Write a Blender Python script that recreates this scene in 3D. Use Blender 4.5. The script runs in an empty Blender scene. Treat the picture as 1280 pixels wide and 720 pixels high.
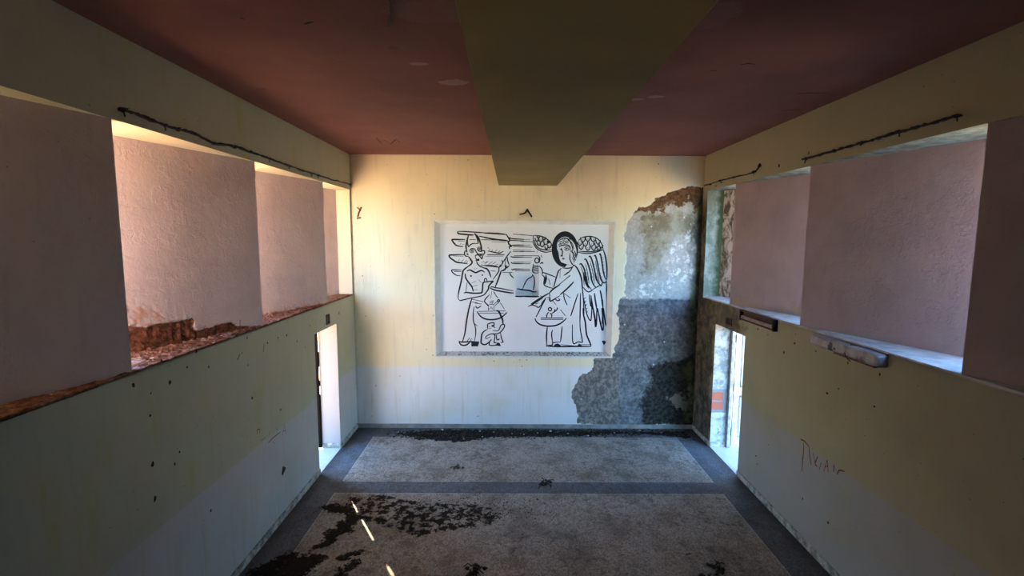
import bpy, bmesh, math, random
import numpy as np
from mathutils import Vector, Matrix, noise as mnoise

scene = bpy.context.scene
COL = scene.collection

# ------------------------------------------------------------------ camera
F_PX, PITCH, YAW, ROLL = 590.9, -0.1051, 0.0019, 0.0045
CAM = Vector((2.750, -8.2035, 3.401))
_cp, _sp, _cy, _sy = math.cos(PITCH), math.sin(PITCH), math.cos(YAW), math.sin(YAW)
FWD = Vector((_sy * _cp, _cy * _cp, _sp))
_r = Vector((_cy, -_sy, 0)); _u = _r.cross(FWD)
RIGHT = _r * math.cos(ROLL) + _u * math.sin(ROLL)
UP = -_r * math.sin(ROLL) + _u * math.cos(ROLL)
cam_data = bpy.data.cameras.new('camera')
cam = bpy.data.objects.new('camera', cam_data); COL.objects.link(cam)
m = Matrix((RIGHT, UP, -FWD)).transposed().to_4x4(); m.translation = CAM
cam.matrix_world = m
cam_data.sensor_width = 36.0; cam_data.lens = F_PX / 1280 * 36.0
cam_data.clip_start = 0.05
scene.camera = cam

# ------------------------------------------------------------------ light and exposure
SUN_H = Vector((-0.541, 0.841, 0)).normalized()          # towards the sun, seen from above
SUN_EL = math.radians(26)
SUN_DIR = SUN_H * math.cos(SUN_EL) + Vector((0, 0, math.sin(SUN_EL)))
SUN_POWER, SKY_POWER, EXPOSURE = 11.0, 0.24, 4.05
sun_data = bpy.data.lights.new('sun', 'SUN')
sun_data.energy = SUN_POWER; sun_data.color = (1.0, 0.77, 0.50); sun_data.angle = math.radians(0.53)
sun = bpy.data.objects.new('sun', sun_data); COL.objects.link(sun)
sun.rotation_euler = SUN_DIR.to_track_quat('Z', 'Y').to_euler()
sun.location = (-6, 8, 9)
world = bpy.data.worlds.new('world'); scene.world = world; world.use_nodes = True
wn = world.node_tree; bg = wn.nodes['Background']
sky = wn.nodes.new('ShaderNodeTexSky'); sky.sky_type = 'NISHITA'; sky.sun_disc = False
sky.sun_elevation = SUN_EL; sky.sun_rotation = math.atan2(SUN_H.x, SUN_H.y)
tint = wn.nodes.new('ShaderNodeMix'); tint.data_type = 'RGBA'; tint.blend_type = 'MULTIPLY'; tint.inputs[0].default_value = 1.0
tint.inputs[7].default_value = (0.62, 0.95, 1.27, 1); wn.links.new(sky.outputs[0], tint.inputs[6])
wn.links.new(tint.outputs[2], bg.inputs[0]); bg.inputs[1].default_value = SKY_POWER
scene.view_settings.view_transform = 'Standard'; scene.view_settings.look = 'None'
scene.view_settings.gamma = 1.0; scene.view_settings.use_curve_mapping = False
scene.view_settings.exposure = EXPOSURE
scene.cycles.max_bounces = 12; scene.cycles.diffuse_bounces = 5

# ------------------------------------------------------------------ room measures (metres)
W, H = 6.032, 4.80            # room width, height
YR = -10.6                    # rear wall
SILL, LINT = 2.43, 4.205      # side window band
T = 0.30                      # side wall thickness
OUT = 0.66                    # how far the fins reach outwards
DADO = 1.13
LD0, LD1 = -1.69, -0.84       # left doorway
RD0, RD1 = -1.69, -0.73       # right doorway
DH = 2.05
BEAM0, BEAM1, BEAMZ = 2.53, 3.53, 4.294
PANEL_Y = 0.07                # mural wall face
MU = (1.405, 4.545, 1.300, 3.715)   # mural frame outer x0,x1,z0,z1


# ------------------------------------------------------------------ helpers: pixel of the photograph -> point on a plane of the room
def ray(p):
    return FWD + RIGHT * ((p[0] - 640) / F_PX) - UP * ((p[1] - 360) / F_PX)
def on_plane(p, co, no):
    d = ray(p); t = (Vector(co) - CAM).dot(no) / d.dot(no); return CAM + d * t
def on_x(x, p): return on_plane(p, (x, 0, 0), Vector((1, 0, 0)))
def on_y(y, p): return on_plane(p, (0, y, 0), Vector((0, 1, 0)))
def on_z(z, p): return on_plane(p, (0, 0, z), Vector((0, 0, 1)))
def crop(x0, y0, s, pts): return [(x0 + a / s, y0 + b / s) for a, b in pts]


# ------------------------------------------------------------------ helpers: node materials
class G:
    """small expression helper over a node tree"""
    def __init__(self, name, rough=0.85, spec=0.25):
        self.m = bpy.data.materials.new(name); self.m.use_nodes = True
        self.t = self.m.node_tree; self.b = self.t.nodes['Principled BSDF']
        self.b.inputs['Roughness'].default_value = rough
        self.b.inputs['Specular IOR Level'].default_value = spec
        g = self.t.nodes.new('ShaderNodeNewGeometry'); self.p = g.outputs['Position']
        s = self.t.nodes.new('ShaderNodeSeparateXYZ'); self.t.links.new(self.p, s.inputs[0])
        self.x, self.y, self.z = s.outputs
    def put(self, sock, v):
        if isinstance(v, (int, float)): sock.default_value = v
        elif isinstance(v, tuple): sock.default_value = (*v, 1) if len(v) == 3 and len(sock.default_value) == 4 else v
        else: self.t.links.new(v, sock)
    def math(self, op, a, b=0.0, c=None):
        n = self.t.nodes.new('ShaderNodeMath'); n.operation = op
        self.put(n.inputs[0], a); self.put(n.inputs[1], b)
        if c is not None: self.put(n.inputs[2], c)
        return n.outputs[0]
    def add(self, a, b): return self.math('ADD', a, b)
    def sub(self, a, b): return self.math('SUBTRACT', a, b)
    def mul(self, a, b): return self.math('MULTIPLY', a, b)
    def mx(self, *a):
        r = a[0]
        for q in a[1:]: r = self.math('MAXIMUM', r, q)
        return r
    def mn(self, a, b): return self.math('MINIMUM', a, b)
    def step(self, v, a, b, t0=0.0, t1=1.0):
        n = self.t.nodes.new('ShaderNodeMapRange'); n.interpolation_type = 'SMOOTHSTEP'
        self.put(n.inputs[0], v)
        if a > b: a, b, t0, t1 = b, a, t1, t0
        for k, q in zip((1, 2, 3, 4), (a, b, t0, t1)): n.inputs[k].default_value = q
        return n.outputs[0]
    def box(self, v, a, b, e=0.003): return self.mul(self.step(v, a - e, a + e), self.step(v, b + e, b - e))
    def noise(self, scale, detail=4.0, rough=0.55, stretch=(1, 1, 1), off=(0, 0, 0), dist=0.0):
        mp = self.t.nodes.new('ShaderNodeMapping'); self.t.links.new(self.p, mp.inputs[0])
        mp.inputs['Scale'].default_value = stretch; mp.inputs['Location'].default_value = off
        n = self.t.nodes.new('ShaderNodeTexNoise'); self.t.links.new(mp.outputs[0], n.inputs['Vector'])
        n.inputs['Scale'].default_value = scale; n.inputs['Detail'].default_value = detail
        n.inputs['Roughness'].default_value = rough; n.inputs['Distortion'].default_value = dist
        return n.outputs[0]
    def voronoi(self, scale, out='Distance', stretch=(1, 1, 1)):
        mp = self.t.nodes.new('ShaderNodeMapping'); self.t.links.new(self.p, mp.inputs[0])
        mp.inputs['Scale'].default_value = stretch
        n = self.t.nodes.new('ShaderNodeTexVoronoi'); self.t.links.new(mp.outputs[0], n.inputs['Vector'])
        n.inputs['Scale'].default_value = scale
        return n.outputs[out]
    def attr(self, name):
        n = self.t.nodes.new('ShaderNodeAttribute'); n.attribute_name = name; return n.outputs['Fac']
    def mix(self, f, a, b):
        n = self.t.nodes.new('ShaderNodeMix'); n.data_type = 'RGBA'
        self.put(n.inputs[0], f); self.put(n.inputs[6], a); self.put(n.inputs[7], b)
        return n.outputs[2]
    def bump(self, h, strength=0.3, dist=0.01):
        n = self.t.nodes.new('ShaderNodeBump'); n.inputs['Strength'].default_value = strength
        n.inputs['Distance'].default_value = dist
        self.put(n.inputs['Height'], h); self.t.links.new(n.outputs[0], self.b.inputs['Normal'])
    def done(self, color, rough=None, metal=None):
        self.put(self.b.inputs['Base Color'], color)
        if rough is not None: self.put(self.b.inputs['Roughness'], rough)
        if metal is not None: self.put(self.b.inputs['Metallic'], metal)
        return self.m

def plain(name, c, rough=0.7, metal=0.0, var=0.25, scale=20, spec=0.3):
    g = G(name, rough, spec)
    d = tuple(v * (1 - var) for v in c)
    n = g.noise(scale, 5)
    g.bump(n, 0.25, 0.004)
    return g.done(g.mix(g.step(n, 0.3, 0.7), d, c), metal=metal)

CREAM = (0.80, 0.715, 0.50); WHITE = (0.74, 0.74, 0.72)
UPPER_SIDE = (0.415, 0.405, 0.295); LOWER_SIDE = (0.44, 0.44, 0.425)

def wall_material(name, up, low, back=False, side=0):
    g = G(name, 0.9, 0.15)
    n1 = g.noise(1.3, 5); n2 = g.noise(9, 6); n3 = g.noise(60, 4)
    streak = g.noise(3.0, 5, 0.6, (4, 4, 0.35))
    c = g.mix(g.step(g.add(g.z, g.mul(g.sub(n2, 0.5), 0.03)), DADO - 0.012, DADO + 0.012), low, up)
    tint = tuple(v * 0.80 for v in up)
    c = g.mix(g.mul(g.step(n1, 0.45, 0.75), 0.45), c, tint)
    c = g.mix(g.mul(g.step(streak, 0.50, 0.74), 0.45), c, (0.34, 0.35, 0.22) if side else (0.55, 0.50, 0.36))
    # fine specks of dirt and fly marks
    vs = g.voronoi(9.0)
    c = g.mix(g.mul(g.step(g.add(vs, g.mul(n3, 0.05)), 0.085, 0.06), 0.75), c, (0.10, 0.08, 0.06))
    hgt = g.add(g.mul(n2, 0.6), g.mul(n3, 0.25))
    if back:
        pe = g.attr('peel')                       # signed distance in metres, positive inside the fallen plaster
        edge = g.add(pe, g.mul(g.sub(g.noise(14, 6, 0.65), 0.5), 0.10))
        m = g.step(edge, -0.004, 0.006)
        eg = g.mul(g.sub(g.noise(9, 8, 0.72, off=(3, 7, 5)), 0.5), 0.5)
        def lay(nm, e=0.02): return g.step(g.add(g.attr(nm), eg), -e, e)
        fine = g.step(g.noise(16, 9, 0.74, off=(3, 1, 2)), 0.38, 0.64); mid = g.step(g.noise(4.2, 9, 0.72, off=(6, 1, 3)), 0.38, 0.64)
        bare = g.mix(fine, (0.40, 0.365, 0.335), (0.52, 0.49, 0.46))                       # pale undercoat
        bare = g.mix(g.mul(mid, 0.45), bare, (0.30, 0.285, 0.26))
        bare = g.mix(lay('tan', 0.06), bare, g.mix(mid, (0.20, 0.17, 0.115), (0.38, 0.345, 0.27)))
        bare = g.mix(lay('brown'), bare, g.mix(fine, (0.085, 0.042, 0.020), (0.22, 0.13, 0.07)))
        bare = g.mix(g.mul(lay('chalk', 0.05), g.step(g.noise(8, 8, 0.72, off=(1, 9, 3)), 0.50, 0.60)), bare, (0.74, 0.73, 0.70))
        slate = g.mix(fine, (0.070, 0.076, 0.082), (0.165, 0.172, 0.180)); slate = g.mix(mid, slate, g.mix(fine, (0.15, 0.16, 0.17), (0.30, 0.31, 0.32)))
        slate = g.mix(lay('earth'), slate, g.mix(g.step(g.noise(12, 9, 0.75, off=(2, 2, 8)), 0.42, 0.60), (0.11, 0.105, 0.095), (0.27, 0.25, 0.225)))
        slate = g.mix(lay('black', 0.05), slate, g.mix(fine, (0.014, 0.014, 0.013), (0.060, 0.056, 0.048)))
        slate = g.mix(lay('patchy'), slate, (0.23, 0.22, 0.17))
        lowsel = g.step(g.add(g.z, g.mul(g.sub(n2, 0.5), 0.10)), 2.37, 2.33)
        bare = g.mix(lowsel, bare, slate)
        sp = g.step(g.add(g.voronoi(5.0), g.mul(g.sub(fine, 0.5), 0.03)), 0.075, 0.06)
        bare = g.mix(g.mul(sp, 0.8), bare, (0.70, 0.70, 0.68))
        c = g.mix(m, c, bare)
        rim = g.mul(g.step(edge, -0.035, -0.01), g.step(edge, 0.012, 0.0))
        c = g.mix(g.mul(rim, 0.5), c, (0.74, 0.72, 0.64))
        cor = g.add(g.sub(g.x, W), g.mul(g.noise(4, 7, 0.7, (1, 1, 0.5)), 0.55))
        cm = g.mul(g.step(cor, 0.02, 0.22), g.step(g.z, 4.30, 3.95))
        c = g.mix(g.mul(cm, 0.92), c, g.mix(g.step(g.noise(5, 6, off=(2, 2, 2)), 0.45, 0.62), (0.025, 0.023, 0.018), (0.085, 0.10, 0.035)))
        lc = g.mul(g.step(g.add(g.x, g.mul(n2, 0.10)), 0.10, 0.03), 0.5)
        c = g.mix(lc, c, (0.36, 0.32, 0.12))
        hgt = g.add(hgt, g.mul(m, g.noise(18, 8, 0.7)))
    if side == 1:        # right wall: damp in the corner and around the doorway head
        q = g.add(g.y, g.mul(g.sub(g.noise(3.2, 8, 0.7), 0.5), 1.1))
        cm = g.mul(g.step(q, -0.95, -0.55), g.step(g.z, 4.15, 3.9))
        q2 = g.mul(g.step(g.add(g.y, g.mul(g.sub(g.noise(5, 8, 0.7, off=(4, 1, 1)), 0.5), 0.9)), -1.75, -1.45), g.step(g.z, 1.95, 2.05))
        q2 = g.mul(q2, g.step(g.z, 2.60, 2.45))
        dcol = g.mix(g.step(g.noise(6, 8, 0.7, off=(8, 2, 1)), 0.42, 0.62), (0.022, 0.018, 0.013), (0.125, 0.090, 0.062))
        dcol = g.mix(g.step(g.noise(3.5, 7, 0.7, off=(1, 1, 6)), 0.56, 0.66), dcol, (0.075, 0.085, 0.015))
        c = g.mix(g.mul(g.mx(cm, g.mul(q2, 0.85)), 0.93), c, dcol)
    if side == -1:       # left wall: greenish algae streaks, repaired patches under the sill
        al = g.mul(g.step(g.noise(1.6, 7, 0.65, (2.2, 2.2, 0.6), off=(0, 3, 0)), 0.54, 0.72), g.step(g.z, 0.9, 1.5))
        c = g.mix(g.mul(al, 0.55), c, (0.36, 0.38, 0.10))
        pat = g.mul(g.box(g.z, 2.05, 2.36, 0.01), g.mx(g.box(g.y, -4.15, -2.75, 0.01), g.box(g.y, -2.32, -1.85, 0.01)))
        c = g.mix(g.mul(pat, 0.40), c, (0.40, 0.40, 0.27))
    if side:
        rev = g.step(g.x, -0.002, -0.006) if side == -1 else g.step(g.x, W + 0.002, W + 0.006)
        rc = (0.74, 0.66, 0.46)
        if side == 1:
            rc = g.mix(g.step(g.noise(7, 8, 0.7, (1, 1, 0.7), off=(2, 6, 1)), 0.42, 0.62), (0.19, 0.225, 0.17), (0.36, 0.39, 0.34))
            rc = g.mix(g.mul(g.step(g.add(g.x, g.mul(g.sub(n2, 0.5), 0.2)), W + 0.13, W + 0.24), g.step(g.y, -0.6, -0.3)), rc, (0.07, 0.09, 0.04))
        c = g.mix(g.mul(rev, g.step(g.z, SILL - 0.1, SILL - 0.05)), c, rc)
    g.bump(hgt, 0.35, 0.012)
    return g.done(c)

# ------------------------------------------------------------------ helpers: meshes
def link(name, me, mats=(), parent=None):
    o = bpy.data.objects.new(name, me); COL.objects.link(o)
    for q in (mats if isinstance(mats, (list, tuple)) else [mats]): me.materials.append(q)
    if parent is not None: o.parent = parent
    return o
def empty(name, loc=(0, 0, 0), label=None, cat=None, group=None, kind=None):
    o = bpy.data.objects.new(name, None); COL.objects.link(o); o.location = loc
    o.empty_display_size = 0.05
    return tag(o, label, cat, group, kind)
def tag(o, label=None, cat=None, group=None, kind=None):
    if label: o['label'] = label
    if cat: o['category'] = cat
    if group: o['group'] = group
    if kind: o['kind'] = kind
    return o

class MB:
    def __init__(self): self.v, self.f, self.mi = [], [], []
    def add(self, verts, faces, mi=0):
        o = len(self.v); self.v += [tuple(q) for q in verts]
        self.f += [tuple(i + o for i in f) for f in faces]; self.mi += [mi] * len(faces)
    def box(self, x0, x1, y0, y1, z0, z1, mi=0):
        v = [(x, y, z) for z in (z0, z1) for y in (y0, y1) for x in (x0, x1)]
        self.add(v, [(0, 2, 3, 1), (4, 5, 7, 6), (0, 1, 5, 4), (2, 6, 7, 3), (0, 4, 6, 2), (1, 3, 7, 5)], mi)
    def prism(self, poly, axis, a, b, mi=0):
        """poly in the two other axes, extruded along axis from a to b"""
        def mk(p, q):
            return {0: (q, p[0], p[1]), 1: (p[0], q, p[1]), 2: (p[0], p[1], q)}[axis]
        n = len(poly); v = [mk(p, a) for p in poly] + [mk(p, b) for p in poly]
        f = [tuple(range(n - 1, -1, -1)), tuple(range(n, 2 * n))] + [(i, (i + 1) % n, n + (i + 1) % n, n + i) for i in range(n)]
        self.add(v, f, mi)
    def tube(self, pts, r, seg=8, mi=0, radii=None):
        pts = [Vector(p) for p in pts]; n = len(pts); vs = []; fs = []
        up = Vector((0.13, 0.27, 0.95))
        for i, p in enumerate(pts):
            d = (pts[min(i + 1, n - 1)] - pts[max(i - 1, 0)]).normalized()
            a = d.cross(up)
            if a.length < 1e-3: a = d.cross(Vector((1, 0, 0)))
            a.normalize(); b = d.cross(a); rr = radii[i] if radii else r
            for k in range(seg):
                t = 2 * math.pi * k / seg; vs.append(p + a * (math.cos(t) * rr) + b * (math.sin(t) * rr))
        for i in range(n - 1):
            for k in range(seg):
                fs.append((i * seg + k, i * seg + (k + 1) % seg, (i + 1) * seg + (k + 1) % seg, (i + 1) * seg + k))
        fs.append(tuple(range(seg - 1, -1, -1))); fs.append(tuple((n - 1) * seg + k for k in range(seg)))
        self.add(vs, fs, mi)
    def clod(self, c, r, rng, sq=(1, 1, 0.6), mi=0):
        bm = bmesh.new(); bmesh.ops.create_icosphere(bm, subdivisions=1, radius=1.0)
        rot = Matrix.Rotation(rng.uniform(0, 6.28), 3, 'Z')
        vs = [Vector(c) + rot @ Vector([v.co[k] * sq[k] * r * rng.uniform(0.6, 1.15) for k in range(3)]) for v in bm.verts]
        bm.verts.index_update()
        fs = [tuple(v.index for v in f.verts) for f in bm.faces]; bm.free()
        self.add(vs, fs, mi)
    def build(self, name, mats, parent=None, bevel=0.0, smooth=False):
        me = bpy.data.meshes.new(name); me.from_pydata(self.v, [], self.f)
        me.polygons.foreach_set('material_index', self.mi)
        bm = bmesh.new(); bm.from_mesh(me); bmesh.ops.recalc_face_normals(bm, faces=bm.faces[:]); bm.to_mesh(me); bm.free()
        if smooth: me.polygons.foreach_set('use_smooth', [True] * len(me.polygons))
        o = link(name, me, mats, parent)
        if bevel:
            md = o.modifiers.new('bevel', 'BEVEL'); md.width = bevel; md.segments = 2; md.limit_method = 'ANGLE'
        return o

def poly_sd(P, poly):
    """signed distance of points P (n,2) to a polygon, positive inside"""
    poly = np.array(poly, float); d = np.full(len(P), 1e9); ins = np.zeros(len(P), bool)
    for i in range(len(poly)):
        a, b = poly[i], poly[(i + 1) % len(poly)]
        e = b - a; w = P - a
        t = np.clip((w @ e) / max(e @ e, 1e-12), 0, 1)
        d = np.minimum(d, np.hypot(*(w - t[:, None] * e).T))
        cond = ((a[1] > P[:, 1]) != (b[1] > P[:, 1]))
        xi = a[0] + (P[:, 1] - a[1]) / (e[1] if abs(e[1]) > 1e-12 else 1e-12) * e[0]
        ins ^= cond & (P[:, 0] < xi)
    return np.where(ins, d, -d)

def catmull(pts, n=5):
    if len(pts) < 3: return pts
    out = []
    P = [pts[0]] + list(pts) + [pts[-1]]
    for i in range(1, len(P) - 2):
        p0, p1, p2, p3 = (np.array(q, float) for q in P[i - 1:i + 3])
        for k in range(n):
            t = k / n
            out.append(tuple(0.5 * (2 * p1 + (p2 - p0) * t + (2 * p0 - 5 * p1 + 4 * p2 - p3) * t * t + (3 * p1 - p0 - 3 * p2 + p3) * t ** 3)))
    out.append(tuple(pts[-1])); return out

def ribbon(mb, pts, nrm, w, mi=0, taper=True, h=0.0015):
    """brush stroke: thin strip on a wall face, pts are 3-D, nrm the wall normal"""
    nrm = Vector(nrm); pts = [Vector(p) for p in pts]; n = len(pts); vs = []
    for i, p in enumerate(pts):
        d = pts[min(i + 1, n - 1)] - pts[max(i - 1, 0)]
        if d.length < 1e-9: d = Vector((1, 0, 0))
        s = d.normalized().cross(nrm).normalized()
        e = i / max(n - 1, 1)
        ww = w * ((0.55 + 0.45 * min(1, 4 * min(e, 1 - e))) if taper else 1)
        vs += [p + s * ww + nrm * h, p - s * ww + nrm * h]
    mb.add(vs, [(2 * i, 2 * i + 1, 2 * i + 3, 2 * i + 2) for i in range(n - 1)], mi)

def blot(mb, c, nrm, r, rng, mi=0, h=0.0015, el=1.0):
    """small irregular dark hole or chip on a wall face"""
    nrm = Vector(nrm); a = nrm.cross(Vector((0, 0, 1))) if abs(nrm.z) < 0.9 else Vector((1, 0, 0)); a.normalize(); b = nrm.cross(a)
    n = 9; vs = []
    for k in range(n):
        t = 2 * math.pi * k / n; q = r * rng.uniform(0.6, 1.2)
        vs.append(Vector(c) + nrm * h + a * math.cos(t) * q + b * math.sin(t) * q * el)
    mb.add(vs, [tuple(range(n))], mi)

def grid_mesh(us, vs, fn, skip=None):
    nu, nv = len(us), len(vs)
    V = [fn(u, v) for v in vs for u in us]; Fc = []
    for j in range(nv - 1):
        for i in range(nu - 1):
            if skip and skip((us[i] + us[i + 1]) / 2, (vs[j] + vs[j + 1]) / 2): continue
            k = j * nu + i; Fc.append((k, k + 1, k + nu + 1, k + nu))
    return V, Fc

# ------------------------------------------------------------------ shared materials
M_dark = plain('dark_hole', (0.022, 0.016, 0.012), 0.9)
M_ink = plain('black_paint', (0.010, 0.010, 0.014), 0.6, var=0.2)
M_wire = plain('old_wire', (0.020, 0.015, 0.012), 0.7)
M_rust = plain('rust', (0.20, 0.075, 0.04), 0.8, var=0.6, scale=30)
M_ink_red = plain('red_marker', (0.20, 0.045, 0.035), 0.7, var=0.4, scale=60)

# ------------------------------------------------------------------ outside: ground around the building
g = G('earth', 0.95, 0.1)
ge = g.done(g.mix(g.step(g.noise(0.6, 8, 0.65), 0.35, 0.65), (0.50, 0.37, 0.21), (0.66, 0.52, 0.32)))
mb = MB(); mb.add([(-60, -60, -0.12), (66, -60, -0.12), (66, 60, -0.12), (-60, 60, -0.12)], [(0, 1, 2, 3)])
tag(mb.build('ground', ge), kind='structure')

# ------------------------------------------------------------------ floor
def poly_floor(x0, y0, s, pts): return [tuple(on_z(0, p)[:2]) for p in crop(x0, y0, s, pts)]
DIRT = [
    (1.0, poly_floor(280, 520, 3.6, [(425, 405), (500, 395), (570, 400), (600, 430), (690, 462), (670, 478), (600, 470), (590, 510), (520, 545), (480, 595), (380, 605), (440, 570), (460, 520), (540, 465), (560, 440), (480, 440), (430, 425)])),
    (1.0, poly_floor(280, 520, 3.6, [(110, 690), (230, 640), (300, 605), (350, 625), (470, 612), (460, 650), (400, 690), (370, 720), (330, 790), (60, 790)])),
    (1.0, poly_floor(280, 520, 3.6, [(510, 635), (590, 615), (635, 603), (590, 632), (520, 652)])),
    (1.0, poly_floor(280, 520, 3.6, [(500, 720), (515, 690), (560, 665), (600, 640), (612, 665), (570, 690), (545, 730), (500, 780)])),
    (1.0, poly_floor(280, 520, 3.6, [(710, 663), (750, 652), (735, 668)])),
    (1.0, poly_floor(280, 520, 3.6, [(555, 548), (590, 545), (585, 558)])),
    (1.0, poly_floor(280, 520, 3.6, [(580, 605), (625, 590), (600, 608)])),
    (0.58, poly_floor(280, 520, 3.6, [(480, 350), (700, 340), (900, 375), (1150, 385), (1290, 420), (1240, 500), (1100, 520), (860, 560), (700, 520), (640, 470), (560, 410)])),
    (0.9, poly_floor(280, 520, 3.6, [(820, 545), (860, 500), (885, 500), (870, 545)])),
    (1.0, poly_floor(560, 520, 3.368, [(85, 670), (110, 640), (100, 632), (140, 625), (145, 638), (110, 672)])),
    (0.9, poly_floor(560, 520, 3.368, [(725, 583), (745, 578), (750, 590), (730, 593)])),
    (0.9, poly_floor(560, 520, 3.368, [(1000, 578), (1022, 574), (1026, 586), (1005, 588)])),
    (0.8, poly_floor(560, 520, 3.368, [(975, 543), (998, 540), (1000, 550), (980, 552)])),
    (0.9, poly_floor(560, 520, 3.368, [(610, 658), (650, 652), (645, 668), (615, 670)])),
    (0.8, poly_floor(560, 520, 3.368, [(1010, 672), (1050, 655), (1110, 650), (1170, 640), (1160, 690), (1020, 700)])),
    (0.8, poly_floor(560, 520, 3.368, [(380, 280), (410, 272), (450, 282), (425, 294), (390, 290)])),
    (0.75, poly_floor(560, 520, 3.368, [(-280, 70), (0, 52), (300, 55), (700, 60), (1000, 60), (1060, 110), (980, 95), (780, 80), (600, 88), (330, 92), (180, 95), (60, 118), (-120, 105)])),
]
us = np.arange(0, W + 0.001, W / 220); vs = np.concatenate([np.arange(YR, -5.4, 0.25), np.arange(-5.4, 0.001, 0.027)]); vs[-1] = 0.0
V, Fc = grid_mesh(us, vs, lambda u, v: (u, v, 0.0))
P2 = np.array(V)[:, :2]; dirt = np.full(len(V), -1.0)
for wgt, pl in DIRT:
    sd = np.clip(poly_sd(P2, pl) / 0.10, -1, 1)
    dirt = np.maximum(dirt, np.minimum(sd * 1.0, 1.0) * 0.5 + (wgt - 1.0))
me = bpy.data.meshes.new('floor'); me.from_pydata(V, [], Fc)
at = me.attributes.new('dirt', 'FLOAT', 'POINT'); at.data.foreach_set('value', dirt.astype(np.float32))
g = G('terrazzo', 0.55, 0.35)
spk = g.step(g.voronoi(75.0, 'Color'), 0.2, 0.8); n = g.noise(2.2, 8, 0.65); n2 = g.noise(11, 8, 0.7); nf = g.noise(120, 3)
base = g.mix(spk, (0.21, 0.18, 0.145), (0.42, 0.37, 0.315))
base = g.mix(g.step(nf, 0.60, 0.66), base, (0.12, 0.10, 0.09))
band = g.mx(g.step(g.x, 0.405, 0.395), g.step(g.x, 5.60, 5.61), g.step(g.y, -0.405, -0.395), g.box(g.y, -2.20, -1.885))
bcol = g.mix(spk, (0.060, 0.066, 0.078), (0.135, 0.145, 0.165))
c = g.mix(band, base, bcol)
inx = g.box(g.x, 0.39, 5.615); 
ln = g.mx(g.mul(inx, g.mx(g.box(g.y, -0.408, -0.396, 0.002), g.box(g.y, -1.891, -1.879, 0.002), g.box(g.y, -2.206, -2.194, 0.002))),
          g.mul(g.mx(g.box(g.x, 0.394, 0.406, 0.002), g.box(g.x, 5.599, 5.611, 0.002)), g.mx(g.step(g.y, -2.198, -2.202), g.box(g.y, -1.885, -0.40))))
c = g.mix(g.mul(ln, 0.55), c, (0.62, 0.60, 0.57))
c = g.mix(g.mul(g.step(n, 0.42, 0.66), 0.50), c, (0.085, 0.062, 0.045))
c = g.mix(g.mul(g.mul(g.step(n2, 0.50, 0.60), g.step(g.noise(1.4, 6, 0.6, off=(8, 3, 0)), 0.38, 0.60)), 0.62), c, (0.060, 0.044, 0.035))
d = g.add(g.attr('dirt'), g.mul(g.sub(g.noise(9, 9, 0.72, off=(5, 5, 0)), 0.5), 2.2))
dm = g.step(d, -0.02, 0.12)
c = g.mix(g.mul(dm, 0.96), c, (0.020, 0.014, 0.011))
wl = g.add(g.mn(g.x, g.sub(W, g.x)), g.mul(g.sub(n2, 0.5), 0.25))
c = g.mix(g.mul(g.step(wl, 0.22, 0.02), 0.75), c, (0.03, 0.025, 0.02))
g.bump(g.add(g.mul(n2, 0.5), g.mul(dm, g.noise(40, 4))), 0.35, 0.012)
g.put(g.b.inputs['Specular IOR Level'], g.math('MULTIPLY_ADD', dm, -0.34, 0.35))
tag(link('floor', me, g.done(c, rough=g.mx(g.step(n, 0.3, 0.7, 0.48, 0.75), g.mul(dm, 0.97)))), kind='structure')
mb = MB(); mb.box(-T - 0.02, W + T + 0.02, YR - 0.3, 0.3, -0.20, -0.005)
tag(mb.build('floor_slab', plain('concrete_slab', (0.3, 0.29, 0.27))), kind='structure')

# ------------------------------------------------------------------ back wall (fallen plaster patch is a real recess)
PEEL = [tuple((lambda q: (q.x, q.z))(on_y(0, p))) for p in crop(680, 180, 1.895, [(384, 100), (345, 98), (320, 105), (295, 115), (260, 135), (225, 150), (215, 165), (197, 185), (190, 215), (195, 250), (200, 270), (190, 310), (192, 350), (195, 362), (180, 368), (175, 410), (180, 440), (170, 480), (165, 500), (125, 500), (120, 515), (110, 535), (85, 550), (75, 570), (62, 585), (65, 605), (75, 625), (80, 645), (75, 660), (120, 665), (250, 668), (384, 668)])]
NOTCH = None
us = np.unique(np.round(np.concatenate([np.linspace(0, W, 242), [MU[0] + 0.02, MU[1] - 0.02]]), 4))
vs = np.unique(np.round(np.concatenate([np.linspace(0, H, 193), [MU[2] + 0.02, MU[3] - 0.02]]), 4))
V, Fc = grid_mesh(us, vs, lambda u, v: (u, 0.0, v), skip=lambda u, v: MU[0] + 0.02 < u < MU[1] - 0.02 and MU[2] + 0.02 < v < MU[3] - 0.02)
A = np.array(V); peel = poly_sd(A[:, [0, 2]], PEEL)
wob = np.array([mnoise.noise(Vector((a * 5, 3.1, b * 5))) * 0.05 + mnoise.noise(Vector((a * 16, 7.7, b * 16))) * 0.02 for a, _, b in V])
peel = peel + wob
A[:, 1] = np.where(peel > 0, 0.012 + 0.004 * wob / 0.05, 0.0)
def wpoly(x0, y0, sc, pts): return [tuple((lambda q: (q.x, q.z))(on_y(0, p))) for p in crop(x0, y0, sc, pts)]
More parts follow.
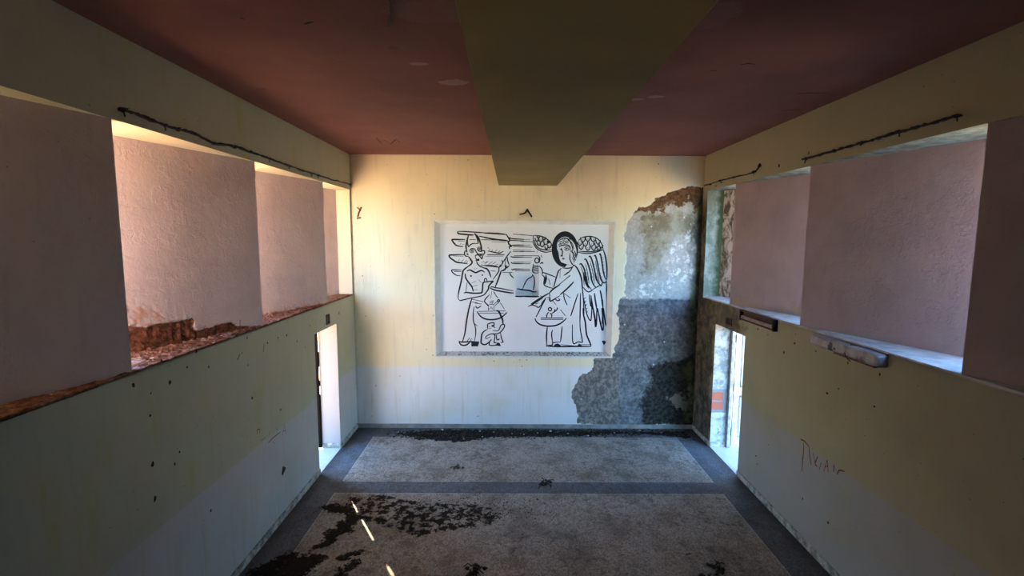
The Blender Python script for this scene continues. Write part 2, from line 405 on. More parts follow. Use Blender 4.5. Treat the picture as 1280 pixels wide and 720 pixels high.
LAYERS = dict(
    brown=wpoly(760, 225, 4.645, [(130, 190), (280, 60), (420, 0), (620, 0), (600, 150), (510, 200), (470, 100), (430, 150), (350, 135), (330, 185)]),
    tan=wpoly(760, 225, 4.645, [(185, 200), (330, 190), (450, 190), (530, 230), (520, 300), (400, 320), (330, 420), (260, 540), (190, 545), (215, 440), (205, 320), (185, 300)]),
    chalk=wpoly(760, 225, 4.645, [(360, 390), (470, 300), (520, 200), (550, 330), (540, 560), (440, 600), (300, 680), (150, 680), (180, 590), (330, 560)]),
    black=wpoly(700, 360, 4, [(440, 380), (560, 370), (690, 330), (700, 690), (420, 690), (400, 560), (460, 470)]),
    earth=wpoly(700, 360, 4, [(20, 500), (170, 330), (280, 340), (300, 400), (285, 700), (60, 700)]),
    patchy=wpoly(700, 360, 4, [(540, 550), (600, 530), (640, 570), (650, 470), (670, 470), (665, 650), (600, 600), (560, 590)]))
me = bpy.data.meshes.new('wall_back'); me.from_pydata([tuple(q) for q in A], [], Fc)
at = me.attributes.new('peel', 'FLOAT', 'POINT'); at.data.foreach_set('value', peel.astype(np.float32))
M_back = wall_material('back_wall_paint', CREAM, WHITE, back=True)
for nm, pl in LAYERS.items():
    at = me.attributes.new(nm, 'FLOAT', 'POINT'); at.data.foreach_set('value', poly_sd(A[:, [0, 2]], pl).astype(np.float32))
wall_back = tag(link('wall_back', me, [M_back, M_dark]), kind='structure')
mb = MB(); rng = random.Random(4)
for px, r in zip(crop(530, 250, 3.427, [(40, 495), (45, 60), (38, 665), (440, 685), (420, 712), (410, 685), (10, 640), (300, 690)]) + [(453, 345), (470, 482), (500, 470), (457, 395), (465, 520), (598, 520), (585, 200), (823, 205)], [1.2] * 16):
    blot(mb, on_y(0, px), (0, -1, 0), r * 0.008, rng)
mb.build('wall_hole', M_dark, wall_back)
mb = MB()
mb.box(-OUT, W + OUT, 0.30, 0.46, -0.2, H + 0.2)                # outer leaf of the wall
tag(mb.build('wall_outer', plain('outer_render', (0.6, 0.55, 0.45))), kind='structure')

# ------------------------------------------------------------------ side walls
def side_wall(name, xi, sgn, d0, d1, yend, mat, outer):
    """xi inner face; sgn -1 left, +1 right"""
    a, b = sorted((xi, xi + sgn * T)); a2, b2 = sorted((xi, xi + sgn * OUT))
    mb = MB()
    mb.box(a, b, YR, d0, 0, SILL - 0.02); mb.box(a, b, d1, 0.3, 0, SILL - 0.02); mb.box(a, b, d0, d1, DH, SILL - 0.02)
    mb.box(a2, b2, YR, 0.3, LINT, H + 0.1)
    mb.box(a2, b2, yend, 0.3, SILL - 0.02, LINT)
    mb.box(a2, b2, YR, -6.78, SILL - 0.02, LINT)
    return tag(mb.build(name, [mat, M_dark]), kind='structure')
M_left = wall_material('left_wall_paint', UPPER_SIDE, LOWER_SIDE, side=-1)
M_right = wall_material('right_wall_paint', (0.36, 0.32, 0.205), (0.34, 0.315, 0.30), side=1)
wall_left = side_wall('wall_left', 0.0, -1, LD0, LD1, -0.05, M_left, -OUT)
wall_right = side_wall('wall_right', W, 1, RD0, RD1, -0.18, M_right, OUT)
mb = MB(); mb.box(-OUT, W + OUT, YR - 0.3, YR, -0.2, H + 0.1)
tag(mb.build('wall_front', plain('front_wall_paint', (0.10, 0.09, 0.07))), kind='structure')

rng = random.Random(8)
mb = MB()
for p in crop(160, 300, 4, [(165, 603), (295, 637), (403, 635), (340, 560), (595, 490), (570, 565), (600, 625), (697, 515), (750, 490), (755, 503), (793, 475), (845, 507), (885, 535), (910, 430), (960, 405), (1055, 365), (208, 712)]) + \
         crop(160, 480, 3, [(83, 118), (193, 255), (175, 300), (100, 432), (465, 53), (310, 475), (85, 35), (20, 5), (572, 97), (92, 300)]):
    blot(mb, on_x(0, p), (1, 0, 0), rng.uniform(0.007, 0.018), rng, el=rng.uniform(0.8, 1.6))
q = [on_x(0, p) + Vector((0.0016, 0, 0)) for p in crop(315, 520, 9, [(345, 565), (382, 580), (375, 600), (345, 672), (330, 655)])]
mb.add(q, [tuple(range(5))])
for p0, p1 in [((680, 520), (676, 560)), ((560, 400), (558, 470)), ((545, 600), (560, 570))]:
    ribbon(mb, [on_x(0, p) for p in crop(160, 300, 4, [p0, p1])], (1, 0, 0), 0.008)
mb.build('wall_hole', M_dark, wall_left)
mb = MB()
for p in crop(860, 160, 2.25, [(197, 565), (270, 632), (225, 582), (300, 605), (360, 628), (303, 580), (540, 693), (450, 660), (256, 105), (340, 70)]) + crop(880, 480, 3, [(462, 35), (505, 18), (242, 228), (370, 430), (465, 520), (640, 85), (195, 270), (200, 300)]):
    blot(mb, on_x(W, p), (-1, 0, 0), rng.uniform(0.008, 0.018), rng, el=rng.uniform(0.8, 1.8))
for (x, y) in [(895, 232), (902, 228), (948, 208), (974, 207)]:
    blot(mb, on_x(W, (x, y)), (-1, 0, 0), 0.02, rng)
mb.build('wall_hole', M_dark, wall_right)

def strokes_on(fn, nrm, x0, y0, s, lines, w, mb):
    for pl in lines: ribbon(mb, [fn(p) for p in catmull(crop(x0, y0, s, pl))], nrm, w)
mb = MB()
strokes_on(lambda p: on_x(W, p), (-1, 0, 0), 985, 540, 12, [[(190, 110), (250, 140), (320, 225)], [(235, 160), (235, 300), (220, 430), (213, 600)], [(320, 230), (330, 380), (350, 500)], [(375, 310), (410, 470)], [(447, 365), (410, 470), (440, 520)], [(500, 460), (470, 570)], [(540, 590), (590, 420)], [(590, 420), (605, 605)], [(550, 520), (605, 510)], [(690, 490), (680, 600)], [(690, 490), (710, 590)], [(740, 640), (770, 575), (850, 595)]], 0.0085, mb)
tag(mb.build('graffiti', M_ink_red, wall_right), 'dark red scrawled letters')
mb = MB()
strokes_on(lambda p: on_x(0, p), (1, 0, 0), 315, 520, 9, [[(345, 215), (365, 90)], [(365, 90), (380, 205)], [(350, 165), (377, 165)], [(180, 305), (240, 240), (320, 180)], [(95, 282), (150, 242)], [(190, 180), (195, 215)], [(55, 205), (58, 158), (85, 150), (86, 195)], [(235, 290), (250, 310)], [(270, 140), (290, 160)]], 0.0065, mb)
tag(mb.build('graffiti', plain('faded_red_marker', (0.22, 0.08, 0.09), 0.7), wall_left), 'faint dark red scratched letters')

# ------------------------------------------------------------------ window bands: slanted fins with open gaps
FS = 0.345        # outward slope of a fin
FIN_POS = [0.62, -1.19, -3.03, -4.85]
fin_n = 0
def fin_material(name, base, damage):
    g = G(name, 0.9, 0.15)
    n1 = g.noise(1.7, 6, 0.6); n2 = g.noise(10, 7, 0.65); n3 = g.noise(3.5, 6, 0.6, (3, 3, 0.5))
    c = g.mix(g.step(n1, 0.35, 0.7), base, tuple(v * 0.84 for v in base))
    c = g.mix(g.mul(g.step(n3, 0.56, 0.75), 0.35), c, tuple(v * 0.62 for v in base))
    vs_ = g.voronoi(7.0)
    c = g.mix(g.mul(g.step(g.add(vs_, g.mul(n2, 0.06)), 0.085, 0.06), 0.6), c, (0.26, 0.17, 0.12))
    pe = g.add(g.attr('peel'), g.mul(g.sub(g.noise(22, 7, 0.7), 0.5), 0.06))
    br = g.mix(g.step(g.noise(16, 8, 0.7, off=(1, 2, 3)), 0.35, 0.62), (0.05, 0.017, 0.009), (0.20, 0.075, 0.038))
    br = g.mix(g.step(g.noise(7, 7, 0.7, (1, 1, 2.5), off=(4, 2, 3)), 0.60, 0.68), br, (0.36, 0.24, 0.19))
    c = g.mix(g.step(pe, -0.003, 0.006), c, br)
    sc = g.add(g.attr('scuff'), g.mul(g.sub(g.noise(13, 8, 0.7, off=(9, 2, 3)), 0.5), 0.22))
    c = g.mix(g.mul(g.step(sc, 0.0, 0.03), g.step(n2, 0.42, 0.56)), c, damage)
    g.bump(g.add(g.add(n2, g.mul(g.noise(50, 5), 0.35)), g.mul(g.step(g.noise(3, 8, 0.7, off=(5, 5, 1)), 0.50, 0.54), 0.4)), 0.4, 0.014)
    return g.done(c)
M_finL = fin_material('left_fin_plaster', (0.56, 0.44, 0.41), (0.46, 0.27, 0.20))
M_finR = fin_material('right_fin_plaster', (0.40, 0.30, 0.295), (0.38, 0.27, 0.18))
def mould_fin():
    g = G('mouldy_fin_plaster', 0.9, 0.15)
    n = g.noise(7, 8, 0.72, (1, 1, 0.6), dist=0.6)
    c = g.mix(g.step(n, 0.44, 0.58), (0.60, 0.52, 0.46), (0.13, 0.10, 0.065))
    c = g.mix(g.step(g.noise(4, 7, 0.7, off=(3, 1, 1)), 0.55, 0.68), c, (0.14, 0.13, 0.05))
    g.attr('peel'); g.bump(n, 0.4, 0.01); return g.done(c)
M_mould = mould_fin()

def fin(parent, xi, sgn, y0, ymin, ymax, mat, peel_poly=None, scuff_poly=None):
    """room face runs from (xi, y0) outwards towards the camera end; fin is 0.10 thick"""
    L0 = max(0.0, (y0 - ymax)); L1 = min((OUT - 0.04) / FS, y0 - ymin)
    us = np.linspace(L0, L1, 72); vs = np.linspace(SILL - 0.015, LINT + 0.004, 72)
    cs = 1 / math.sqrt(1 + FS * FS); nrm = Vector((-sgn * cs, -FS * cs, 0))     # towards the room
    pos = lambda u, v: Vector((xi + sgn * FS * u, y0 - u, v))
    V, Fc = grid_mesh(us, vs, pos)
    q2 = np.array([(u, v) for v in vs for u in us])
    pe = poly_sd(q2, peel_poly) if peel_poly else np.full(len(V), -1.0)
    sc = poly_sd(q2, scuff_poly) if scuff_poly else np.full(len(V), -1.0)
    out = []
    for k, p in enumerate(V):
        dd = 0.0
        if peel_poly:
            e = pe[k] + mnoise.noise(Vector((q2[k][0] * 18, q2[k][1] * 18, 1))) * 0.02
            if e > 0: dd = 0.022 + 0.012 * mnoise.noise(Vector((q2[k][0] * 25, q2[k][1] * 25, 5)))
        if scuff_poly and sc[k] > -0.03: dd += 0.006 * mnoise.noise(Vector((q2[k][0] * 30, q2[k][1] * 30, 9)))
        out.append(p - nrm * dd)
    nf = len(out)
    # back and edges
    for u, v in ((L0, vs[0]), (L1, vs[0]), (L1, vs[-1]), (L0, vs[-1])): out.append(pos(u, v) - nrm * 0.10)
    nu = len(us); nv = len(vs)
    Fc.append((nf, nf + 3, nf + 2, nf + 1))
    Fc.append(tuple([k * nu for k in range(nv)] + [nf + 3, nf]))
    Fc.append(tuple([nf + 1, nf + 2] + [k * nu + nu - 1 for k in range(nv - 1, -1, -1)]))
    Fc.append(tuple([nf, nf + 1] + [k for k in range(nu - 1, -1, -1)]))
    Fc.append(tuple([nf + 2, nf + 3] + [(nv - 1) * nu + k for k in range(nu)]))
    me = bpy.data.meshes.new('fin'); me.from_pydata([tuple(p) for p in out], [], Fc)
    for nm, arr in (('peel', pe), ('scuff', sc)):
        a = me.attributes.new(nm, 'FLOAT', 'POINT'); a.data.foreach_set('value', np.concatenate([arr, [-1] * 4]).astype(np.float32))
    bm = bmesh.new(); bm.from_mesh(me); bmesh.ops.recalc_face_normals(bm, faces=bm.faces[:]); bm.to_mesh(me); bm.free()
    return link('fin', me, mat, parent)
def on_fin(xi, sgn, y0, p):
    cs = 1 / math.sqrt(1 + FS * FS)
    q = on_plane(p, (xi, y0, 0), Vector((-sgn * cs, -FS * cs, 0))); return (y0 - q.y, q.z)

win_l = empty('window_1', (0, 0, 0), kind='structure')
pL = [on_fin(0, -1, -3.03, p) for p in crop(160, 360, 6.544, [(-40, 305), (35, 312), (130, 322), (230, 300), (320, 285), (430, 270), (510, 250), (530, 232), (548, 250), (540, 345), (600, 340), (700, 315), (800, 288), (860, 283), (900, 310), (1000, 310), (1000, 330), (700, 420), (-40, 620)])]
sL = [on_fin(0, -1, -3.03, p) for p in crop(160, 360, 6.544, [(-60, 100), (110, 125), (250, 180), (330, 260), (500, 245), (330, 290), (130, 325), (-40, 310)])]
fin(win_l, 0, -1, FIN_POS[0], -1.25, -0.05, M_finL)
fin(win_l, 0, -1, FIN_POS[1], -9, 9, M_finL, scuff_poly=[on_fin(0, -1, -1.19, p) for p in [(326, 393), (345, 386), (405, 376), (408, 384), (330, 405)]])
fin(win_l, 0, -1, FIN_POS[2], -9, 9, M_finL, pL, sL)
fin(win_l, 0, -1, FIN_POS[3], -9, 9, M_finL)
win_r = empty('window_2', (W, 0, 0), kind='structure')
def fin_r(*a, **k):
    o = fin(win_r, W, 1, *a, **k); o.location = (-W, 0, 0); return o
fin_r(FIN_POS[0], -1.25, -0.18, M_mould)
fin_r(-1.17, -9, 9, M_finR, scuff_poly=[on_fin(W, 1, -1.17, p) for p in [(915, 365), (925, 372), (950, 380), (960, 388), (1010, 375), (1010, 400), (960, 392), (915, 382)]])
fin_r(-2.91, -9, 9, M_finR)
fin_r(FIN_POS[3], -9, 9, M_finR)
# sills: crumbling masonry on the left, pale painted slab on the right
g = G('broken_sill', 0.95, 0.1)
n = g.noise(14, 8, 0.7); 
c = g.mix(g.step(n, 0.36, 0.62), (0.09, 0.033, 0.019), (0.30, 0.13, 0.075))
c = g.mix(g.step(g.noise(6, 7, 0.7, off=(2, 2, 2)), 0.54, 0.62), c, (0.38, 0.27, 0.22))
g.bump(n, 0.6, 0.02); M_bsill = g.done(c)
def sill(parent, xi, sgn, yend, mat, rough):
    us = np.linspace(0, OUT + 0.16, 30); vs = np.arange(-6.78, yend + 0.001, 0.03)
    def pos(u, v):
        z = SILL
        if rough and u < 0.5:
            a = min(1, max(0, (-v - 1.3) / 1.0))
            z += (mnoise.noise(Vector((u * 14, v * 14, 2))) * 0.020 + mnoise.noise(Vector((u * 40, v * 40, 4))) * 0.012 - 0.010) * (0.25 + 0.75 * a) * (1 if u > 0.0 else 0.6)
        return Vector((xi + sgn * u, v, z))
    V, Fc = grid_mesh(us, vs, pos); nu = len(us); nv = len(vs); n0 = len(V)
    for k in range(nv): V.append(Vector((xi + sgn * 0.0, vs[k], SILL - 0.03)))
    for k in range(nv - 1): Fc.append((k * nu, (k + 1) * nu, n0 + k + 1, n0 + k))
    me = bpy.data.meshes.new('sill'); me.from_pydata([tuple(p) for p in V], [], Fc)
    o = link('sill', me, mat, parent); o.location = (-parent.location.x, 0, 0)
    mb = MB(); a, b = sorted((xi + sgn * 0.01, xi + sgn * (OUT + 0.16))); mb.box(a, b, -6.78, yend, SILL - 0.16, SILL - 0.045)  # slab overhang lengthened outside to block sun above the left doorway
    s = mb.build('sill_slab', mat, parent); s.location = (-parent.location.x, 0, 0)
    return o
sill(win_l, 0, -1, -0.05, M_bsill, True)
sill(win_r, W, 1, -0.18, plain('painted_sill', (0.60, 0.58, 0.56), 0.8, var=0.35, scale=8), False)
mb = MB(); rng = random.Random(12)          # crumbs of brick along the left sill
for k in range(260):
    y = -3.0 - abs(rng.gauss(0, 0.75)) if rng.random() < 0.7 else rng.uniform(-3.0, -1.3)
    u = rng.uniform(0.02, max(0.05, min(0.5, FS * (-3.03 - y)))) if y < -3.05 else rng.uniform(0.02, max(0.04, min(0.5, FS * (-1.19 - y))))
    if y < -4.8: continue
    mb.clod((-u, y, SILL + 0.004), rng.uniform(0.006, 0.024), rng)
tag(mb.build('brick_rubble', M_bsill), 'loose red brick crumbs lying along the broken left window sill', 'rubble', kind='stuff')

# ------------------------------------------------------------------ ceiling and beam
g = G('maroon_ceiling_paint', 0.85, 0.2)
n = g.noise(1.2, 6, 0.6); n2 = g.noise(12, 6, 0.65)
c = g.mix(g.step(n, 0.35, 0.7), (0.235, 0.105, 0.086), (0.19, 0.083, 0.070))
for px, sx, sy in [((568, 103), 0.16, 0.10), ((788, 124), 0.15, 0.06), ((820, 121), 0.12, 0.06), ((525, 80), 0.10, 0.05), ((540, 15), 0.35, 0.18), ((880, 20), 0.25, 0.25)]:
    q = on_z(H, px)
    dx = g.math('POWER', g.math('ABSOLUTE', g.mul(g.sub(g.x, q.x), 1 / sx)), 2.0); dy = g.math('POWER', g.math('ABSOLUTE', g.mul(g.sub(g.y, q.y), 1 / sy)), 2.0)
    dd = g.add(g.add(dx, dy), g.mul(g.sub(g.noise(8, 7, 0.7), 0.5), 2.4))
    c = g.mix(g.mul(g.step(dd, 0.75, 0.55), 0.5 if sx < 0.2 else 0.12), c, (0.42, 0.32, 0.30))
c = g.mix(g.mul(g.step(g.voronoi(1.1), 0.06, 0.04), 0.4), c, (0.10, 0.05, 0.04))
g.bump(n2, 0.2, 0.01); M_ceil = g.done(c)
mb = MB(); mb.box(-OUT - 0.02, W + OUT + 0.02, YR - 0.3, 0.3, H, H + 0.25)
ceiling = tag(mb.build('ceiling', M_ceil), kind='structure')
mb = MB(); rng = random.Random(2)           # cracks and scribbles in the ceiling paint
for pts in [[(474, 178), (480, 175), (488, 180), (495, 174), (500, 178), (507, 177)], [(925, 81), (935, 79), (944, 80)], [(995, 117), (1012, 116), (1034, 116)], [(975, 138), (990, 137), (1000, 137)], [(888, 88), (896, 88)], [(380, 30), (386, 28), (392, 27)], [(300, 22), (306, 24)], [(470, 172), (478, 180)]]:
    ribbon(mb, [on_z(H, p) for p in pts], (0, 0, -1), 0.010)
mb.build('paint_crack', M_dark, ceiling)
mb = MB(); mb.box(BEAM0, BEAM1, YR, 0.0, BEAMZ, H)
g = G('beam_paint', 0.9, 0.15); n = g.noise(1.4, 6, 0.6)
M_beam = g.done(g.mix(g.step(n, 0.3, 0.7), (0.275, 0.215, 0.092), (0.23, 0.18, 0.078)))
tag(mb.build('ceiling_beam', M_beam, bevel=0.006), kind='structure')

# ------------------------------------------------------------------ baseboards, thresholds
g = G('skirting_terrazzo', 0.7, 0.25); n = g.noise(9, 7, 0.7)
M_base = g.done(g.mix(g.step(n, 0.36, 0.62), (0.14, 0.125, 0.11), (0.46, 0.43, 0.38)))
BH, BT = 0.085, 0.014
mb = MB(); mb.box(BT, W - BT, -BT, 0.0, 0, 0.075); tag(mb.build('baseboard_back', plain('back_skirting', (0.34, 0.32, 0.29), var=0.4, scale=6), bevel=0.002), kind='structure')
def side_base(name, xi, s, d0, d1, jamb_mat):
    mb = MB(); a, b = sorted((xi, xi - s * BT))
    mb.box(a, b, YR, d0, 0, BH); mb.box(a, b, d1, 0, 0, BH)
    a2, b2 = sorted((xi, xi + s * T)); mb.box(a2, b2, d1 - BT, d1, 0, BH)
    tag(mb.build(name, M_base, bevel=0.002), kind='structure')
side_base('baseboard_left', 0, -1, LD0, LD1, None); side_base('baseboard_right', W, 1, RD0, RD1, None)
M_thr = plain('marble_threshold', (0.56, 0.54, 0.51), 0.6, var=0.15, scale=5)
mb = MB(); mb.box(-T - 0.04, 0, LD0, LD1, -0.1, 0.004); tag(mb.build('trim_1', M_thr), kind='structure')
mb = MB(); mb.box(W, W + T + 0.04, RD0, RD1, -0.1, 0.004); tag(mb.build('trim_2', M_thr), kind='structure')
M_pave = plain('outside_paving', (0.55, 0.48, 0.38), 0.9, var=0.3, scale=4)
mb = MB(); mb.box(-3.2, -T - 0.04, -6, 0.6, -0.14, -0.03); tag(mb.build('paving_left', plain('warm_bounce_paving', (0.66, 0.45, 0.28), 0.9, var=0.3, scale=4)), kind='structure')  # unseen paving, coloured orange to bounce warm light into the left windows
mb = MB(); mb.box(W + T + 0.04, W + 3.2, -6, 0.6, -0.14, -0.03); tag(mb.build('paving_right', M_pave), kind='structure')

# painted lining of the far door jambs
g = G('left_jamb_plaster', 0.9, 0.15); n = g.noise(9, 7, 0.7)
M_jl = g.done(g.mix(g.mul(g.step(n, 0.55, 0.75), 0.35), (0.24, 0.232, 0.228), (0.15, 0.145, 0.13)))
mb = MB(); mb.box(-T, -0.001, LD1 - 0.006, LD1, BH, DH); tag(mb.build('jamb_left', M_jl), kind='structure')
g = G('right_jamb_plaster', 0.9, 0.15); n = g.noise(9, 9, 0.72); n2 = g.noise(5, 8, 0.7, off=(3, 3, 3))
c = g.mix(g.step(n, 0.40, 0.62), (0.38, 0.38, 0.37), (0.17, 0.18, 0.185)); c = g.mix(g.step(n2, 0.52, 0.62), c, (0.42, 0.41, 0.385))
bz0 = on_y(RD1, (890, 512)).z; bz1 = on_y(RD1, (890, 490)).z
zz = g.add(g.z, g.mul(g.sub(n, 0.5), 0.05))
hole = g.mul(g.box(zz, bz0 - 0.05, bz1 + 0.05, 0.006), g.step(g.add(g.x, g.mul(g.sub(n2, 0.5), 0.1)), W + 0.25, W + 0.23))
c = g.mix(hole, c, (0.17, 0.18, 0.19))
brk = g.mul(g.mul(g.box(zz, bz0, bz1, 0.006), g.step(g.x, W + 0.19, W + 0.175)), g.step(g.math('ABSOLUTE', g.sub(zz, (bz0 + bz1) / 2)), 0.008, 0.014))
c = g.mix(brk, c, (0.34, 0.10, 0.065)); g.bump(n, 0.5, 0.01)
mb = MB(); mb.box(W + 0.001, W + T, RD1 - 0.006, RD1, BH, DH); tag(mb.build('jamb_right', g.done(c)), kind='structure')

# ------------------------------------------------------------------ doors
def panel_door(name, hx, sgn, y, width, mat, frame_mat, gap, hinge_or_block_spans):
    """leaf opened square to the wall, hinged at the outer corner of the far jamb"""
    root = empty(name, (hx, y, 0), kind='structure')
    th = 0.04; mb = MB()
    x0 = sgn * gap; x1 = sgn * (gap + width); a, b = sorted((x0, x1))
    mb.box(a, b, -th, 0, 0.02, DH)
    for z0, z1 in ((0.18, 0.88), (1.02, 1.92)):          # raised mouldings on the two panels
        for (u0, u1, w0, w1) in ((0.10, 0.13, z0, z1), (width - 0.13, width - 0.10, z0, z1), (0.10, width - 0.10, z0, z0 + 0.03), (0.10, width - 0.10, z1 - 0.03, z1)):
            p, q = sorted((sgn * (gap + u0), sgn * (gap + u1))); mb.box(p, q, -th - 0.012, -th, w0, w1)
    leaf = mb.build('leaf', mat, root, bevel=0.003)
    mb = MB(); hxp = sgn * (gap + width - 0.07)
    mb.tube([(hxp, -th, 1.0), (hxp, -th - 0.05, 1.0), (hxp - sgn * 0.11, -th - 0.055, 1.0)], 0.009, 8)
    mb.build('handle', plain('door_handle_metal', (0.3, 0.28, 0.25), 0.4, 0.9), leaf)
    for z0, z1 in hinge_or_block_spans:
        mb = MB(); a, b = sorted((-sgn * 0.004, sgn * (gap + 0.004))); mb.box(a, b, -0.03, -0.008, z0, z1)
        mb.build('hinge_or_sun_block', frame_mat, root)
    return root
M_wood_dark = plain('dark_door_wood', (0.005, 0.004, 0.004), 0.95, var=0.5, scale=12, spec=0.05)
tE = math.tan(SUN_EL)
def slit_z(px):                      # height at the slit that lights this floor pixel
    q = on_z(0, px); return math.hypot(q.x + T + 0.015, q.y - (LD1 - 0.02)) * tE
za, zb, zc, zd, zf = (slit_z(p) for p in ((437, 628), (443, 641), (448, 651), (464, 675), (482, 708)))
panel_door('door_1', -T, -1, LD1 - 0.004, 0.82, M_wood_dark, M_wood_dark, 0.004, [(0.02, za), (zb, zc), (zd, zf), (min(zf + 0.32, 2.0), DH)])  # left spans are added blocks that cut the gap's sunlight into streaks
panel_door('door_2', W + T, 1, RD1 - 0.004, 0.86, plain('pale_door_paint', (0.50, 0.48, 0.46), 0.7, var=0.4, scale=10), M_rust, 0.03, [(0.2, 0.32), (0.95, 1.07), (1.75, 1.87)])
mb = MB()          # frame post of the right doorway
mb.box(W + T - 0.05, W + T, RD1 - 0.07, RD1 - 0.006, 0.0, DH); mb.box(W + T - 0.05, W + T, RD0, RD0 + 0.04, 0.0, DH); mb.box(W + T - 0.05, W + T, RD0, RD1, DH - 0.05, DH)
tag(mb.build('door_frame', plain('grey_frame_paint', (0.34, 0.33, 0.33), 0.7, var=0.5, scale=14), bevel=0.004), kind='structure')

# ------------------------------------------------------------------ mural
mural = empty('mural', ((MU[0] + MU[1]) / 2, 0, MU[2]), 'white mural panel with black line drawing of horned demon and haloed winged angel', 'mural')
def in_mural(o): o.location = -mural.location; return o
x0, x1, z0, z1 = MU
IB = 0.105   # bevel width
ix0, ix1, iz0, iz1 = x0 + IB, x1 - IB, z0 + 0.085, z1 - 0.075
g = G('mural_white', 0.8, 0.2); n = g.noise(2, 6, 0.6)
M_panel = g.done(g.mix(g.mul(g.step(n, 0.45, 0.75), 0.25), (0.76, 0.755, 0.735), (0.66, 0.66, 0.66)))
# frame: outer lip proud of the wall, splayed inwards on left, top and right
prof = [(0.0, 0.0), (0.0, -0.030), (0.022, -0.030), (0.030, -0.012), (1.0, PANEL_Y)]   # (fraction of bevel, y)
def corner(f, y):
    fx = f if f < 0.5 else 1.0
    a = f * IB / 1.0 if f == 1.0 else f
    return a
rings = []
for f, y in prof:
    if f == 1.0: rings.append([(ix0, y, iz0), (ix0, y, iz1), (ix1, y, iz1), (ix1, y, iz0)])
    else: rings.append([(x0 + f, y, z0 + f), (x0 + f, y, z1 - f), (x1 - f, y, z1 - f), (x1 - f, y, z0 + f)])
V = [p for r in rings for p in r]; Fc = []
for r in range(len(rings) - 1):
    for k in range(3): Fc.append((r * 4 + k, r * 4 + k + 1, (r + 1) * 4 + k + 1, (r + 1) * 4 + k))
    if r < 3: Fc.append((r * 4 + 3, r * 4, (r + 1) * 4, (r + 1) * 4 + 3))
mb = MB(); mb.add(V, Fc)
g = G('mural_frame_paint', 0.85, 0.2); n = g.noise(8, 7, 0.7)
fr = in_mural(mb.build('frame', g.done(g.mix(g.mul(g.step(n, 0.42, 0.7), 0.5), (0.74, 0.73, 0.65), (0.54, 0.54, 0.47))), mural))
mb = MB(); r3 = rings[3]
mb.add([r3[0], r3[3], (ix1, PANEL_Y, iz0), (ix0, PANEL_Y, iz0)], [(0, 1, 2, 3)])
g = G('dirty_ledge', 0.9, 0.15); n = g.noise(26, 8, 0.75, (1, 1, 1)); n2 = g.noise(5, 6, 0.7)
cc = g.mix(g.step(n, 0.46, 0.56), (0.60, 0.58, 0.52), (0.09, 0.08, 0.06)); cc = g.mix(g.step(n2, 0.42, 0.6), (0.56, 0.53, 0.46), cc)
ledge = in_mural(mb.build('ledge', g.done(cc), mural)); ledge['label'] = 'dirt-speckled sloping ledge'
mb = MB(); rng = random.Random(31)     # crumbs on the ledge
for k in range(150):
    f = rng.random(); x = rng.uniform(x0 + 0.12, x1 - 0.12) if rng.random() < 0.5 else rng.gauss((x0 + x1) / 2 + 0.3, 0.6)
    if not (x0 + 0.12 < x < x1 - 0.12): continue
    t = rng.random() ** 0.8
    mb.clod((x, -0.010 + (PANEL_Y + 0.006) * t, z0 + 0.034 + (iz0 - z0 - 0.03) * t), rng.uniform(0.004, 0.013), rng, (1.3, 0.8, 0.5))
cr = in_mural(mb.build('ledge_crumbs', plain('dark_crumbs', (0.07, 0.055, 0.045), 0.95, var=0.5), mural)); cr['kind'] = 'stuff'
# panel with the square niche
na = on_y(PANEL_Y, (644.5, 342.5)); nb = on_y(PANEL_Y, (673.5, 371.0))
nx0, nx1, nz0, nz1 = na.x, nb.x, nb.z, na.z; ND = 0.15
mb = MB(); y = PANEL_Y
xs = (ix0 - 0.002, nx0, nx1, ix1 + 0.002); zs = (iz0 - 0.002, nz0, nz1, iz1 + 0.002)
for i in range(3):
    for j in range(3):
        if i == 1 and j == 1: continue
        mb.add([(xs[i], y, zs[j]), (xs[i + 1], y, zs[j]), (xs[i + 1], y, zs[j + 1]), (xs[i], y, zs[j + 1])], [(0, 1, 2, 3)])
in_mural(mb.build('panel', M_panel, mural))
mb = MB(); y2 = y + ND
c8 = [(nx0, nz0), (nx1, nz0), (nx1, nz1), (nx0, nz1)]
mb.add([(a, y, b) for a, b in c8] + [(a, y2, b) for a, b in c8], [(0, 1, 5, 4), (1, 2, 6, 5), (2, 3, 7, 6), (3, 0, 4, 7), (4, 5, 6, 7)])
g = G('niche_plaster', 0.9, 0.15); n = g.noise(14, 7, 0.7)
lowz = g.mul(g.step(g.add(g.z, g.mul(g.sub(n, 0.5), 0.08)), nz0 + 0.12, nz0 + 0.07), 0.4)
niche = in_mural(mb.build('niche', g.done(g.mix(lowz, g.mix(g.mul(g.step(n, 0.5, 0.7), 0.3), (0.76, 0.75, 0.77), (0.55, 0.54, 0.54)), (0.36, 0.34, 0.33))), mural))

